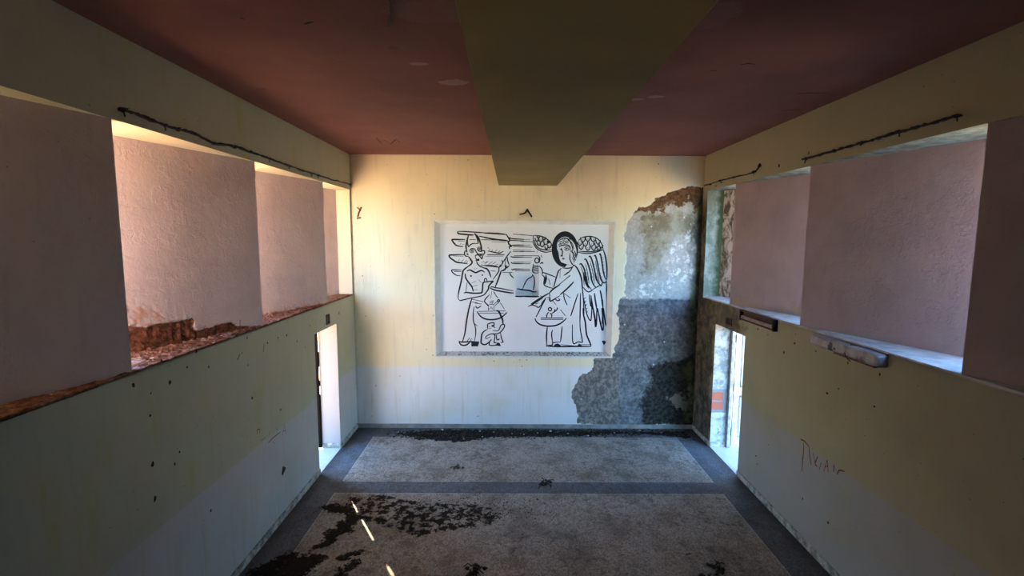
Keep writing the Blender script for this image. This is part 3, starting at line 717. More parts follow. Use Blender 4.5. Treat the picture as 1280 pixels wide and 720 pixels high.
PN = (0, -1, 0); PX = 0.0139
def draw(name, parent, sets, y=PANEL_Y, label=None):
    """sets: (x0, y0, scale, half width in photo px, [polylines]); a polyline starting with 'fill' is a solid patch, 'dot' a disc"""
    mb = MB(); rr = random.Random(5)
    for cx, cy, s, w, lines in sets:
        for pl in lines:
            if pl[0] == 'fill':
                q = [on_y(y, p) + Vector((0, -0.0018, 0)) for p in crop(cx, cy, s, pl[1:])]; mb.add(q, [tuple(range(len(q)))])
            elif pl[0] == 'dot':
                for a, b, r in pl[1:]:
                    q = [on_y(y, p) + Vector((0, -0.0018, 0)) for p in crop(cx, cy, s, [(a + r * math.cos(t * 0.6283), b + r * math.sin(t * 0.6283)) for t in range(10)])]
                    mb.add(q, [tuple(range(10))])
            elif pl[0] == 'ring':
                for a, b, rx, ry in pl[1:]:
                    q = [on_y(y, p) for p in crop(cx, cy, s, [(a + rx * math.cos(t * 0.449), b + ry * math.sin(t * 0.449)) for t in range(15)])]
                    ribbon(mb, q, PN, w * PX * 1.18, taper=False)
            elif pl[0] == 'scale':
                for a, b, r in pl[1:]:
                    q = [on_y(y, p) for p in crop(cx, cy, s, [(a - r, b - r), (a - r * .85, b + r * .2), (a, b + r), (a + r * .85, b + r * .2), (a + r, b - r)])]
                    ribbon(mb, [Vector(v) for v in catmull([tuple(v) for v in q], 3)], PN, w * PX * 1.18, taper=False)
                    q = [on_y(y, p) for p in crop(cx, cy, s, [(a, b - r * .3), (a + r * .1, b + r * .5)])]; ribbon(mb, q, PN, w * PX * 1.18 * .8)
            elif pl[0] == 'saw':
                pts = catmull(pl[1:], 5)
                for i in range(1, len(pts) - 1, 2):
                    a, b = pts[i]; q = [on_y(y, p) for p in crop(cx, cy, s, [(a, b), (a + 22, b - 8)])]; ribbon(mb, q, PN, w * PX * 1.18 * 0.7)
            else:
                ribbon(mb, [on_y(y, p) for p in catmull(crop(cx, cy, s, pl))], PN, w * PX * 1.18)
    o = mb.build(name, M_ink, parent); in_mural(o)
    if label: o['label'] = label
    return o

A_, B_, C_, D_ = (560, 284, 14.4), (605, 284, 14.4), (650, 284, 14.4), (690, 284, 9.6)
E_, F_, G_, H_ = (560, 330, 14.4), (605, 330, 14.4), (650, 330, 14.4), (700, 340, 11.077)
I_, J_, K_, L_, S_ = (675, 385, 13.09), (660, 370, 12.0), (600, 360, 14.4), (600, 390, 14.4), (560, 378, 12.0)
TH, NM, FN = 0.85, 0.62, 0.42
draw('demon_drawing', mural, [
    (*A_, TH, [[(370, 140), (350, 210), (330, 300), (325, 370), (345, 455)], [(545, 295), (535, 220), (505, 150), (475, 110)], [(475, 110), (520, 150), (560, 210), (580, 280), (595, 340), (605, 400), (590, 430)],
               [(365, 525), (395, 560), (420, 600), (435, 625), (420, 660), (385, 690), (350, 715)], ['dot', (430, 428, 17), (560, 385, 15)]]),
    (*A_, NM, [[(370, 140), (352, 230), (355, 300), (370, 350), (400, 320), (450, 295), (545, 295)], [(340, 440), (305, 430), (298, 490), (320, 520), (365, 525)], [(330, 490), (355, 480), (360, 505)],
               [(390, 430), (410, 390), (460, 385), (490, 410), (520, 460), (550, 485), (600, 485), (650, 480), (660, 430), (620, 425), (600, 435), (565, 435), (530, 400), (535, 365)],
               [(495, 545), (495, 510), (545, 500), (590, 545), (610, 570), (625, 520), (640, 495)], [(490, 545), (520, 580), (555, 575), (545, 600), (495, 590)], [(565, 530), (590, 500), (610, 520)],
               [(510, 605), (530, 655), (560, 690), (585, 715)]]),
    (*A_, FN, [['ring', (428, 428, 34, 32), (560, 385, 28, 28)]]),
    (*E_, TH, [[(410, 10), (340, 60), (280, 110), (262, 170), (240, 300), (210, 430), (190, 520), (180, 615)], [(310, 170), (320, 250), (370, 330), (430, 410), (455, 495)],
               [(340, 130), (390, 108), (440, 130), (500, 155), (560, 130), (610, 118), (660, 150)], [(285, 525), (330, 512), (450, 525), (580, 522), (615, 495), (630, 350), (660, 325), (720, 322)], ['dot', (415, 215, 17), (618, 200, 15)]]),
    (*E_, NM, [[(180, 615), (215, 655), (280, 645), (420, 612), (540, 590), (640, 560), (690, 510), (720, 460)], [(345, 330), (320, 510)], [(655, 320), (660, 270), (690, 265), (700, 310)], [(525, 0), (590, 45), (660, 75), (720, 100)],
               [(440, 635), (640, 680)], [(430, 680), (540, 700)]]),
    (*E_, FN, [[(430, 340), (500, 310)], [(440, 405), (530, 380)], [(455, 465), (530, 465)], [(550, 280), (600, 335)], [(470, 80), (490, 95)], [(510, 80), (525, 75)]]),
    (*F_, TH, [[(0, 75), (50, 85), (90, 140), (125, 240)], [(310, 120), (270, 240), (200, 420)], [(310, 125), (360, 110), (400, 70), (450, 40)], [(0, 325), (150, 310), (155, 320), (90, 390), (75, 460), (0, 555)]]),
    (*F_, NM, [[(300, 10), (270, 70), (260, 140), (160, 280)], [(380, 10), (385, 60), (410, 20)]]),
    (*B_, NM, [[(485, 430), (430, 500), (390, 560), (330, 650)], [(420, 540), (425, 600), (455, 680)], [(390, 580), (380, 700)], [(320, 590), (335, 640), (290, 720)], [(455, 680), (440, 715)]]),
    (*S_, TH, [[(360, -60), (340, 0), (310, 110), (275, 300), (255, 450), (220, 585)], [(160, 585), (220, 595), (350, 590), (470, 595)], ['fill', (350, 600), (470, 595), (450, 660), (350, 660)], [(165, 590), (190, 630), (240, 645), (290, 630), (325, 600)]]),
    (*S_, NM, [[(395, 60), (380, 150), (380, 270), (410, 370), (415, 470), (400, 575)], [(395, 315), (440, 355)], [(400, 10), (500, 25)], [(415, 50), (440, 85), (500, 50)], [(285, 585), (325, 530)], [(330, 580), (355, 540)]]),
])
draw('feather_drawing', mural, [
    (*A_, TH, [[(310, 222), (200, 222), (80, 222), (80, 245), (110, 290), (160, 330), (270, 352)], [(290, 492), (160, 496), (60, 500), (20, 510), (40, 550), (100, 595), (160, 630), (260, 645), (355, 657)], [(180, 75), (175, 100), (200, 118), (300, 130), (420, 140), (465, 140)]]),
    (*A_, NM, [[(180, 75), (300, 78), (420, 85), (560, 95), (720, 105)], [(560, 160), (640, 178), (720, 190)], [(590, 225), (720, 228)], [(595, 680), (720, 690)], [(385, 225), (500, 225)]]),
    (*A_, FN, [[(180, 250), (300, 248)], [(215, 310), (240, 290)], [(255, 320), (285, 310)], [(90, 518), (280, 522)], [(185, 610), (205, 580)], [(240, 630), (280, 580)], [(290, 640), (340, 590)], [(320, 645), (365, 610)], [(600, 640), (650, 610)], [(650, 650), (710, 615)]]),
    (*E_, NM, [[(245, 108), (160, 108), (75, 108), (70, 135), (110, 175), (160, 205), (225, 212)], [(110, 135), (240, 135)], [(595, 15), (720, 30)]]),
    (*B_, TH, [[(400, 125), (430, 175), (465, 235), (435, 265), (455, 310), (495, 340), (455, 355), (460, 395)], [(0, 185), (120, 205), (250, 225), (380, 238), (430, 245)], [(465, 235), (720, 248)], [(60, 495), (370, 495)], [(0, 105), (200, 112), (400, 132)]]),
    (*B_, NM, [[(0, 225), (420, 240)], [(520, 125), (720, 138)], [(465, 175), (495, 205), (720, 218)], [(495, 345), (530, 325), (720, 322)], [(530, 348), (720, 352)], [(520, 410), (720, 415)], [(520, 440), (720, 442)], [(485, 520), (520, 538), (720, 537)], [(540, 515), (720, 510)],
               [(490, 625), (520, 650), (720, 656)], [(530, 628), (720, 628)], [(80, 430), (150, 445), (230, 460), (290, 465), (350, 430)], [(0, 690), (130, 690), (250, 710)]]),
    (*B_, FN, [[(130, 262), (400, 268)], [(65, 380), (85, 360)], [(70, 440), (110, 395)], [(130, 440), (160, 405)], [(190, 455), (235, 400)], [(250, 460), (290, 420)], [(30, 522), (350, 520)], [(20, 660), (75, 610)], [(80, 670), (155, 615)], [(150, 665), (215, 625)], [(210, 690), (255, 660)]]),
    (*C_, NM, [[(0, 135), (240, 152)], [(0, 250), (230, 262)], [(0, 352), (220, 360)], [(0, 437), (270, 437)], [(0, 512), (340, 515)], [(0, 540), (215, 540)], [(0, 657), (190, 657)]]),
    (*C_, FN, [[(0, 222), (190, 222)], [(0, 325), (190, 325)], [(0, 412), (200, 415)], [(0, 628), (200, 628)], [(300, 455), (310, 430)]]),
    (*F_, NM, [[(0, 30), (130, 40), (270, 60)], [(120, 122), (210, 130)], [(330, 152), (510, 152)], [(465, 155), (480, 200), (535, 255)], [(490, 90), (520, 105), (555, 92), (720, 92)], [(555, 122), (720, 122)]]),
    (*G_, NM, [[(0, 93), (180, 95)], [(0, 122), (185, 124)]]),
])
halo = MB(); NA = 44
inner = [(60, 200), (75, 160), (110, 125), (160, 112), (200, 125), (240, 160), (270, 200), (288, 250), (296, 300), (288, 370), (285, 405), (265, 430), (250, 470), (165, 440), (150, 435), (110, 420), (90, 380), (75, 290), (62, 265)]
def inner_r(t):
    c, s = math.cos(t), math.sin(t); best = 1e9
    for i in range(len(inner)):
        ax, ay = inner[i][0] - 155, inner[i][1] - 265; bx, by = inner[(i + 1) % len(inner)][0] - 155, inner[(i + 1) % len(inner)][1] - 265
        den = c * (by - ay) - s * (bx - ax)
        if abs(den) < 1e-9: continue
        r = (ax * (by - ay) - ay * (bx - ax)) / den; u = (c * ay - s * ax) / (-den) if False else None
        px_, py_ = c * r, s * r; L2 = (bx - ax) ** 2 + (by - ay) ** 2
        u = ((px_ - ax) * (bx - ax) + (py_ - ay) * (by - ay)) / L2
        if r > 0 and -1e-6 <= u <= 1 + 1e-6: best = min(best, r)
    return best
vsH = []
for k in range(NA):
    t = 2 * math.pi * k / NA; ro = 1 / math.sqrt((math.cos(t) / 159) ** 2 + (math.sin(t) / 217) ** 2); ri = min(inner_r(t), ro - 2)
    if 0.62 < t < 1.45: ro = ri + 3       # neck and shoulder interrupt the ring
    for r in (ro, ri): vsH.append(on_y(PANEL_Y, crop(*D_, [(155 + r * math.cos(t), 265 + r * math.sin(t))])[0]) + Vector((0, -0.0016, 0)))
halo.add(vsH, [(2 * k, 2 * k + 1, (2 * k + 3) % (2 * NA), (2 * k + 2) % (2 * NA)) for k in range(NA)])
hl = in_mural(halo.build('halo_drawing', M_ink, mural)); hl['label'] = 'solid black halo ring'
draw('angel_drawing', mural, [
    (*D_, NM, [[(75, 180), (100, 150), (150, 130), (200, 150), (230, 200), (250, 260), (240, 290), (262, 330), (250, 370), (270, 420)], [(85, 235), (130, 215), (190, 215), (215, 240), (218, 285)], [(215, 310), (215, 380), (235, 430), (255, 455)],
               [(110, 250), (125, 290), (120, 335), (105, 345), (135, 345)], [(125, 487), (180, 493), (235, 483), (260, 455)], [(115, 490), (75, 530), (55, 600), (30, 680), (20, 720)], [(245, 485), (200, 540), (140, 580)], [(220, 580), (80, 690)], [(0, 580), (45, 600)],
               [(120, 378), (135, 374), (152, 380)], [(265, 280), (285, 330), (270, 380), (285, 400)]]),
    (*D_, TH, [[(260, 450), (300, 490), (335, 560), (355, 630), (365, 720)], ['dot', (172, 262, 9), (108, 268, 8)]]),
    (*D_, 0.36, [[(100, 500), (95, 615)], [(150, 270), (170, 248), (205, 265), (175, 280), (150, 272)], [(145, 248), (170, 235), (205, 240)], [(90, 268), (110, 258)], [(122, 392), (142, 390)], [(220, 300), (235, 285), (240, 312)], ['ring', (110, 185, 14, 16), (150, 183, 14, 16), (182, 178, 12, 14), (205, 150, 14, 12), (140, 145, 16, 11), (95, 215, 12, 14)],
               [(225, 170), (250, 210), (262, 260)], [(245, 330), (275, 370)], [(255, 300), (275, 345)]]),
    (*H_, NM, [[(270, 0), (300, 90), (305, 190), (320, 330), (330, 500), (330, 600), (350, 720)], [(250, 295), (190, 480), (150, 610)], [(285, 290), (280, 500), (275, 720)], [(50, 290), (60, 370), (100, 460)], [(50, 290), (145, 360)], [(140, 45), (0, 165)], [(110, 0), (50, 50)]]),
    (*H_, TH, [[(190, 135), (100, 230), (0, 315)]]),
    (*G_, NM, [[(350, 40), (390, 90), (405, 150), (395, 190)], [(405, 150), (470, 170), (640, 235)], [(395, 195), (440, 245), (438, 380), (600, 440)], [(515, 265), (545, 375)], [(715, 95), (670, 190), (640, 290), (610, 420)],
               [(480, 600), (540, 610)], [(470, 600), (380, 710)], [(360, 575), (415, 590)]]),
    (*G_, TH, [[(720, 370), (600, 450), (530, 520)], [(530, 520), (545, 670)], [(545, 670), (720, 570)], [(530, 520), (350, 625), (200, 720)], ['fill', (470, 180), (490, 260), (470, 340), (440, 380), (437, 270)]]),
    (*J_, NM, [[(0, 158), (120, 95), (230, 20)], [(0, 158), (60, 135), (120, 152), (170, 165), (265, 40)], [(325, 0), (335, 80), (460, 5)], [(110, 120), (160, 105)], [(400, 40), (440, 70), (475, 60), (455, 35)],
               [(290, 460), (275, 600), (280, 720)], [(715, 60), (680, 180), (640, 300)]]),
    (*I_, TH, [[(705, 0), (710, 100), (740, 230), (760, 420), (800, 530), (830, 600), (825, 632)], [(100, 625), (340, 632), (600, 628), (830, 632)], ['fill', (225, 625), (245, 590), (290, 580), (330, 600), (345, 625)], ['fill', (605, 625), (640, 580), (665, 600), (690, 625)], ['fill', (1010, 540), (1050, 530), (1085, 555), (1045, 610)]]),
    (*I_, NM, [[(660, 0), (655, 300), (690, 520), (690, 560), (620, 555), (550, 585), (530, 480), (530, 270)], [(122, 305), (110, 430), (108, 620)], [(110, 606), (200, 608), (210, 570), (335, 555)], [(335, 555), (350, 430), (360, 300)], [(205, 360), (190, 430), (205, 570)], [(340, 600), (590, 622)], [(660, 600), (820, 602)]]),
])
draw('wing_drawing', mural, [
    (*C_, NM, [[(240, 152), (340, 155), (440, 185), (510, 235), (560, 290), (575, 330)], [(240, 150), (240, 230), (255, 310), (300, 380), (370, 425), (460, 450), (575, 435)], [(265, 230), (280, 310), (330, 370), (400, 400), (490, 412), (570, 410)],
               ['scale', (375, 235, 36), (465, 280, 38), (400, 320, 36), (305, 225, 32), (435, 205, 26), (340, 300, 30), (530, 345, 30), (475, 370, 28), (515, 262, 22), (330, 175, 24)]]),
])
draw('wing_drawing', mural, [
    (*D_, NM, [[(315, 165), (350, 130), (420, 112), (490, 115), (560, 150), (600, 210), (615, 270)], [(615, 270), (560, 290), (480, 310), (400, 315), (310, 300)], [(320, 288), (420, 295), (500, 290), (600, 265)],
               ['scale', (370, 150, 27), (430, 142, 27), (495, 148, 27), (552, 178, 25), (335, 195, 25), (400, 200, 28), (475, 203, 28), (540, 215, 26), (590, 232, 20), (350, 242, 25), (430, 252, 27), (500, 250, 26), (560, 255, 22)]]),
    (*D_, TH, [[(615, 270), (640, 350), (655, 450), (660, 540), (655, 630)], [(330, 450), (350, 440), (385, 500), (410, 600), (425, 680), (450, 720)], [(385, 390), (405, 385), (435, 450), (465, 560), (480, 650), (520, 720)], [(440, 360), (460, 350), (490, 430), (520, 560), (550, 660), (590, 700)],
               [(505, 350), (520, 340), (545, 430), (570, 560), (600, 650), (630, 660)], [(565, 330), (580, 325), (600, 420), (615, 530), (640, 620)]]),
    (*D_, FN, [['saw', (385, 500), (410, 600), (425, 680)], ['saw', (435, 450), (465, 560), (480, 650)], ['saw', (490, 430), (520, 560), (550, 660)], ['saw', (545, 430), (570, 560), (600, 650)], ['saw', (590, 360), (600, 420), (615, 530), (640, 620)], [(345, 470), (375, 560), (385, 700)], [(400, 440), (425, 540), (445, 680)], [(455, 400), (490, 540), (510, 680)], [(520, 400), (545, 540), (570, 680)]]),
    (*H_, NM, [[(315, 205), (350, 245), (390, 275), (430, 262), (460, 240)], [(460, 240), (495, 217), (550, 187), (572, 190), (590, 147), (625, 152), (640, 110)], [(345, 0), (360, 110), (390, 190), (440, 245)], [(420, 0), (430, 90), (460, 170), (500, 215)], [(480, 20), (500, 100), (555, 185)], [(545, 0), (560, 90), (590, 140)], [(610, 0), (615, 60), (640, 110)], [(330, 0), (350, 140), (400, 230)]]),
    (*H_, TH, [[(640, 110), (645, 250), (650, 400), (650, 600), (648, 740)], [(430, 330), (440, 480), (450, 520)], [(475, 290), (490, 400), (510, 520)], [(555, 250), (575, 350), (590, 480)]]),
    (*H_, NM, [[(330, 380), (352, 350)], [(340, 430), (362, 395)], [(345, 480), (370, 445)], [(355, 520), (375, 500)], [(370, 560), (385, 540)], [(330, 370), (345, 450), (365, 560), (395, 640), (425, 672), (435, 600), (440, 480), (430, 330)], [(405, 310), (412, 400), (425, 480)], [(425, 320), (450, 450), (465, 560), (490, 720)], [(510, 500), (505, 720)], [(510, 500), (540, 600), (560, 720)], [(590, 480), (580, 720)], [(590, 380), (600, 560), (630, 720)], ['saw', (440, 340), (450, 450)], ['saw', (485, 310), (500, 470)], ['saw', (575, 290), (600, 520)]]),
    (*I_, TH, [[(870, 0), (895, 150), (910, 310), (925, 200), (930, 0)], [(940, 0), (975, 180), (1015, 355), (1035, 330), (1030, 200), (1010, 0)], [(1040, 0), (1060, 180), (1080, 280), (1100, 265), (1100, 100), (1095, 0)]]),
])
draw('scale_drawing', mural, [
    (*F_, TH, [[(110, 430), (180, 465), (300, 490), (450, 515), (540, 522)]]),
    (*F_, NM, [[(110, 425), (140, 410), (200, 425), (300, 440), (420, 465), (530, 485)]]),
    (*F_, FN, [[(140, 490), (120, 620)], [(180, 495), (210, 560), (260, 620)], [(100, 545), (40, 620)]]),
    (*K_, NM, [[(-30, 420), (460, 412)], [(-20, 452), (430, 452)], [(165, 125), (80, 235), (165, 320)], [(95, 265), (160, 340)], [(320, 230), (235, 310)], [(345, 250), (255, 330)], [(185, 230), (185, 280)], [(215, 225), (215, 285)], [(235, 220), (230, 270)], [(165, 295), (240, 290)], [(155, 345), (150, 405)], [(250, 330), (250, 405)], [(200, 330), (195, 370)], [(160, 380), (180, 370)], [(215, 350), (222, 385)], [(245, 70), (310, 165)], [(365, 265), (440, 380)], ['ring', (335, 230, 18, 20)]]),
    (*K_, TH, [[(-55, 420), (-20, 475), (40, 530), (110, 560), (200, 570), (300, 560), (380, 530), (450, 475), (485, 435)]]),
], label='tilted scale beam with pan holding a praying figure')
draw('scale_drawing', mural, [
    (*J_, NM, [[(265, 40), (200, 160), (125, 310)], [(370, 70), (420, 130)], [(485, 205), (560, 295)], ['ring', (330, 198, 24, 26)], [(310, 185), (330, 172), (352, 190)], [(310, 240), (285, 280), (280, 325)], [(325, 265), (355, 270), (355, 325)], [(360, 260), (395, 235), (405, 195)], [(370, 255), (430, 210), (440, 170)], [(190, 352), (530, 352)]]),
    (*J_, TH, [[(190, 330), (530, 328)], [(105, 335), (120, 375), (160, 415), (220, 440), (300, 452), (400, 445), (480, 415), (540, 370), (575, 330)], [(130, 290), (120, 315)]]),
], label='scale pan with small figure under the angel')
draw('hilt_drawing', mural, [
    (*C_, NM, [['ring', (305, 600, 38, 46)], [(340, 520), (357, 570), (345, 640)], [(380, 500), (395, 550)], [(360, 660), (400, 635), (415, 660)], [(240, 665), (232, 720)]]),
    (*G_, NM, [[(240, 0), (235, 60), (225, 120), (250, 155), (330, 165)], [(250, 30), (320, 30)], [(245, 60), (320, 50)], [(240, 95), (320, 80)], [(240, 125), (325, 120)], [(260, 20), (255, 140)], [(285, 20), (290, 140)], [(330, 50), (360, 35)]]),
    (*G_, TH, [[(320, 20), (325, 160)]]),
])
draw('crouching_figure_drawing', mural, [
    (*L_, NM, [[(140, 310), (135, 230), (170, 205), (240, 190), (255, 215), (250, 260), (270, 290)], [(165, 270), (185, 265)], [(165, 300), (195, 290)], [(230, 335), (310, 340), (345, 315), (370, 250), (400, 225), (435, 225), (440, 265), (400, 330), (350, 375), (290, 395), (200, 395), (110, 440), (110, 480), (190, 445)],
               [(210, 490), (165, 560), (180, 600), (260, 600), (320, 575)], [(240, 400), (270, 430), (255, 550), (300, 545)], [(295, 410), (305, 500), (350, 480)], [(370, 375), (385, 470), (415, 540), (370, 545)], [(255, 550), (330, 545)], [(330, 510), (350, 490)], ['fill', (205, 235), (255, 230), (255, 260), (210, 270)]]),
    (*L_, TH, [[(130, 315), (70, 350), (35, 400), (25, 470), (20, 550), (60, 585), (110, 580), (160, 545), (210, 490)], ['fill', (300, 560), (350, 550), (380, 615), (280, 605)], [(140, 230), (140, 310)]]),
    (*K_, 1.0, [[(290, 408), (340, 425), (375, 500), (405, 570), (415, 650)]]),
])
draw('niche_drawing', mural, [
    (*G_, NM, [[(225, 185), (215, 225), (150, 265), (110, 310), (75, 380), (50, 445)], [(235, 200), (258, 270), (258, 380), (235, 470)]]),
    (*G_, TH, [[(-60, 445), (0, 455), (60, 465), (180, 480), (230, 500), (300, 500)]]),
], y=PANEL_Y + ND)

draw('edge_stain', mural, [(*F_, 0.7, [[(560, 580), (640, 585), (720, 583)]]), (*G_, 0.7, [[(-80, 583), (0, 585), (90, 582)]]), (*G_, 0.9, [[(60, 583), (200, 585), (345, 588)]])], label='dark dirt along lower edge of the niche')

# ------------------------------------------------------------------ fittings
# broken iron hook above the mural
mb = MB(); h0 = on_y(-0.03, (659.3, 262.5)); Lq = on_y(-0.06, (650.5, 268)); Rq = on_y(-0.06, (664.5, 270.5))
mb.tube([on_y(0.0, (659.5, 262)), h0, (h0 + Lq) / 2 + Vector((0.01, 0, -0.02)), Lq], 0.013, 8, radii=[0.014, 0.016, 0.015, 0.010])
mb.tube([h0, Rq], 0.014, 8, radii=[0.016, 0.012]); mb.clod(Rq, 0.018, random.Random(1), (1, 1, 1)); mb.clod(Lq, 0.016, random.Random(3), (1, 1, 1))
tag(mb.build('wall_hook', M_wire, smooth=True), 'dark bent iron hook on wall just above the mural frame', 'hook')
mb = MB()
for pts in [[(446.5, 259), (449, 262), (452, 259)], [(447, 271), (448.5, 265), (451, 262)], [(446, 273), (451, 272)]]:
    mb.tube([on_y(-0.012, p) for p in pts], 0.011, 6)
mb.tube([on_y(0.0, (449, 262)), on_y(-0.014, (449, 262))], 0.009, 6)
tag(mb.build('wall_anchor', M_rust), 'small rusty anchor with peeled paint high on back wall near left corner', 'anchor')

def cable(name, fn, pts, r, lbl, seed, knots):
    rr = random.Random(seed); P = []
    for a, b in zip(pts, pts[1:]):
        n = max(3, int(math.hypot(b[0] - a[0], b[1] - a[1]) / 4))
        P += [(a[0] + (b[0] - a[0]) * k / n, a[1] + (b[1] - a[1]) * k / n + rr.uniform(-0.5, 0.5)) for k in range(n)]
    P.append(pts[-1]); W3 = [fn(p) for p in P]
    mb = MB(); mb.tube(W3, r, 7, radii=[r * rr.uniform(0.7, 1.6) for _ in W3])
    o = mb.build(name, M_wire, smooth=True); tag(o, lbl, 'cable')
    for k in range(knots):
        mb = MB()
        q = W3[min(len(W3) - 1, int((k + rr.uniform(0.1, 0.9)) / knots * len(W3)))]
        mb.clod(q, rr.uniform(0.018, 0.032), rr, (0.8, 1.6, 0.8))
        if rr.random() < 0.5: mb.tube([q, q + Vector((0, rr.uniform(-0.02, 0.02), -rr.uniform(0.025, 0.05)))], 0.005, 5)
        mb.build('knot', M_wire, o)
    return o
cable('cable', lambda p: on_x(0.034, p), [(150, 135.5), (160, 139), (180, 146), (210, 158), (240, 165.5), (268, 179.5), (290, 182), (325, 194), (370, 210), (410, 223), (437.5, 230.5)], 0.010, 'long black knotted cable along the wall above the left windows', 3, 13)
cable('cable', lambda p: on_x(W - 0.034, p), [(1003, 199), (1030, 192), (1060, 183.5), (1090, 175), (1120, 166), (1160, 155), (1200, 144)], 0.010, 'black knotted cable above the nearer right window, running out at picture edge', 5, 8)
cable('cable', lambda p: on_x(W - 0.034, p), [(879.5, 232.5), (900, 226), (925, 220), (941, 216), (947, 211), (950, 204.5)], 0.008, 'short black cable with upturned end above farthest right window', 7, 5)

# junction box over the left doorway
mb = MB(); q = on_x(0, (409, 399))
jb = empty('junction_box', (0, q.y, q.z), 'open dark junction box on left wall above the doorway', 'junction box')
hw, hh = 0.055, 0.075
for a in ((-hw, hw, -hh, -hh + 0.012), (-hw, hw, hh - 0.012, hh), (-hw, -hw + 0.012, -hh, hh), (hw - 0.012, hw, -hh, hh)):
    mb.box(0, 0.022, a[0], a[1], a[2], a[3])
mb.build('rim', plain('box_plastic', (0.16, 0.14, 0.11), 0.7), jb, bevel=0.002)
mb = MB(); mb.box(0.0, 0.005, -hw + 0.01, hw - 0.01, -hh + 0.01, hh - 0.01); mb.build('back_plate', M_dark, jb)
for k in (-1, 1):
    mb = MB(); mb.box(0.004, 0.018, k * 0.022 - 0.014, k * 0.022 + 0.014, -0.03, 0.03); mb.build('terminal', plain('terminal_grey', (0.09, 0.085, 0.08), 0.6), jb, bevel=0.002)
# box hole over the right doorway
q = on_x(W, (911.5, 402)); mb = MB()
jb2 = empty('junction_box', (W, q.y, q.z), 'dark empty recessed box in mouldy wall above the right doorway', 'junction box')
for a in ((-0.09, 0.09, -0.055, -0.043), (-0.09, 0.09, 0.043, 0.055), (-0.09, -0.078, -0.055, 0.055), (0.078, 0.09, -0.055, 0.055)):
    mb.box(-0.012, 0, a[0], a[1], a[2], a[3])
mb.build('rim', M_rust, jb2); mb = MB(); mb.box(-0.004, 0.0, -0.08, 0.08, -0.045, 0.045); mb.build('back_plate', M_dark, jb2)

# weathered tube lamp with cover under the right window
yA, yB = on_x(W, (1021, 425)).y, on_x(W, (1111, 446)).y
lz0, lz1 = 2.285, 2.405
lamp = empty('wall_lamp', (W, (yA + yB) / 2, lz0), 'grey burnt and rust-stained batten lamp under the nearer right window sill', 'lamp')
g = G('lamp_cover', 0.45, 0.4); n = g.noise(10, 7, 0.7); n2 = g.noise(5.5, 6, 0.65, off=(2, 1, 3))
c = g.mix(g.step(n, 0.35, 0.65), (0.40, 0.365, 0.37), (0.27, 0.235, 0.23))
c = g.mix(g.mul(g.step(n2, 0.55, 0.66), g.step(g.z, lz0 + 0.075, lz0 + 0.03)), c, (0.16, 0.07, 0.04))
bq = on_x(W - 0.09, (1037, 435))
dd = g.add(g.math('ABSOLUTE', g.sub(g.y, bq.y)), g.math('ABSOLUTE', g.sub(g.z, bq.z)))
c = g.mix(g.step(g.add(dd, g.mul(g.sub(g.noise(26, 6, 0.7), 0.5), 0.18)), 0.062, 0.05), c, (0.012, 0.011, 0.010)); M_cover = g.done(c)
def cover_seg(ya, yb, mat, name, parent, dep, cap):
    """rounded trough cover between ya > yb"""
    sec = []
    for k in range(13):
        t = math.pi * (k / 12) - math.pi / 2
        cx_ = abs(math.cos(t)) ** 0.45; sz = (1 if math.sin(t) > 0 else -1) * abs(math.sin(t)) ** 0.45
        sec.append((-dep * cx_, (lz1 - lz0) / 2 * (1 + sz)))
    L = ya - yb; st = [(0.0, 0.72), (0.012, 0.92), (0.035, 1.0), (L - 0.035, 1.0), (L - 0.012, 0.92), (L, 0.72)]
    V = []; Fc = []; n = len(sec); hm = (lz1 - lz0) / 2
    for u, s in st:
        for a, b in sec: V.append((a * s, ya - u - lamp.location.y, hm + (b - hm) * s))
    for i in range(len(st) - 1):
        for k in range(n - 1): Fc.append((i * n + k, i * n + k + 1, (i + 1) * n + k + 1, (i + 1) * n + k))
        Fc.append((i * n + n - 1, i * n, (i + 1) * n, (i + 1) * n + n - 1))
    Fc.append(tuple(range(n))); Fc.append(tuple((len(st) - 1) * n + k for k in range(n)))
    mb = MB(); mb.add(V, Fc); return mb.build(name, mat, parent, smooth=False)
ymid = on_x(W, (1068, 434)).y
mb = MB(); mb.box(-0.03, 0.0, yB - lamp.location.y + 0.02, yA - lamp.location.y - 0.02, 0.018, lz1 - lz0 - 0.004)
mb.build('base_tray', M_rust, lamp)
cover_seg(yA, ymid + 0.004, M_cover, 'cover', lamp, 0.080, 0)
cover_seg(ymid - 0.004, yB, M_cover, 'cover', lamp, 0.098, 0)
mb = MB(); mb.box(-0.045, -0.002, yB - lamp.location.y + 0.10, ymid - lamp.location.y + 0.22, -0.022, 0.008)
mb.build('tray_lip', M_rust, lamp, bevel=0.004)
mb = MB(); mb.tube([(-0.06, ymid - lamp.location.y + 0.06, 0.05), (-0.088, ymid - lamp.location.y - 0.02, 0.0), (-0.07, ymid - lamp.location.y - 0.06, -0.03)], 0.004, 5)
mb.build('loose_wire', M_wire, lamp)

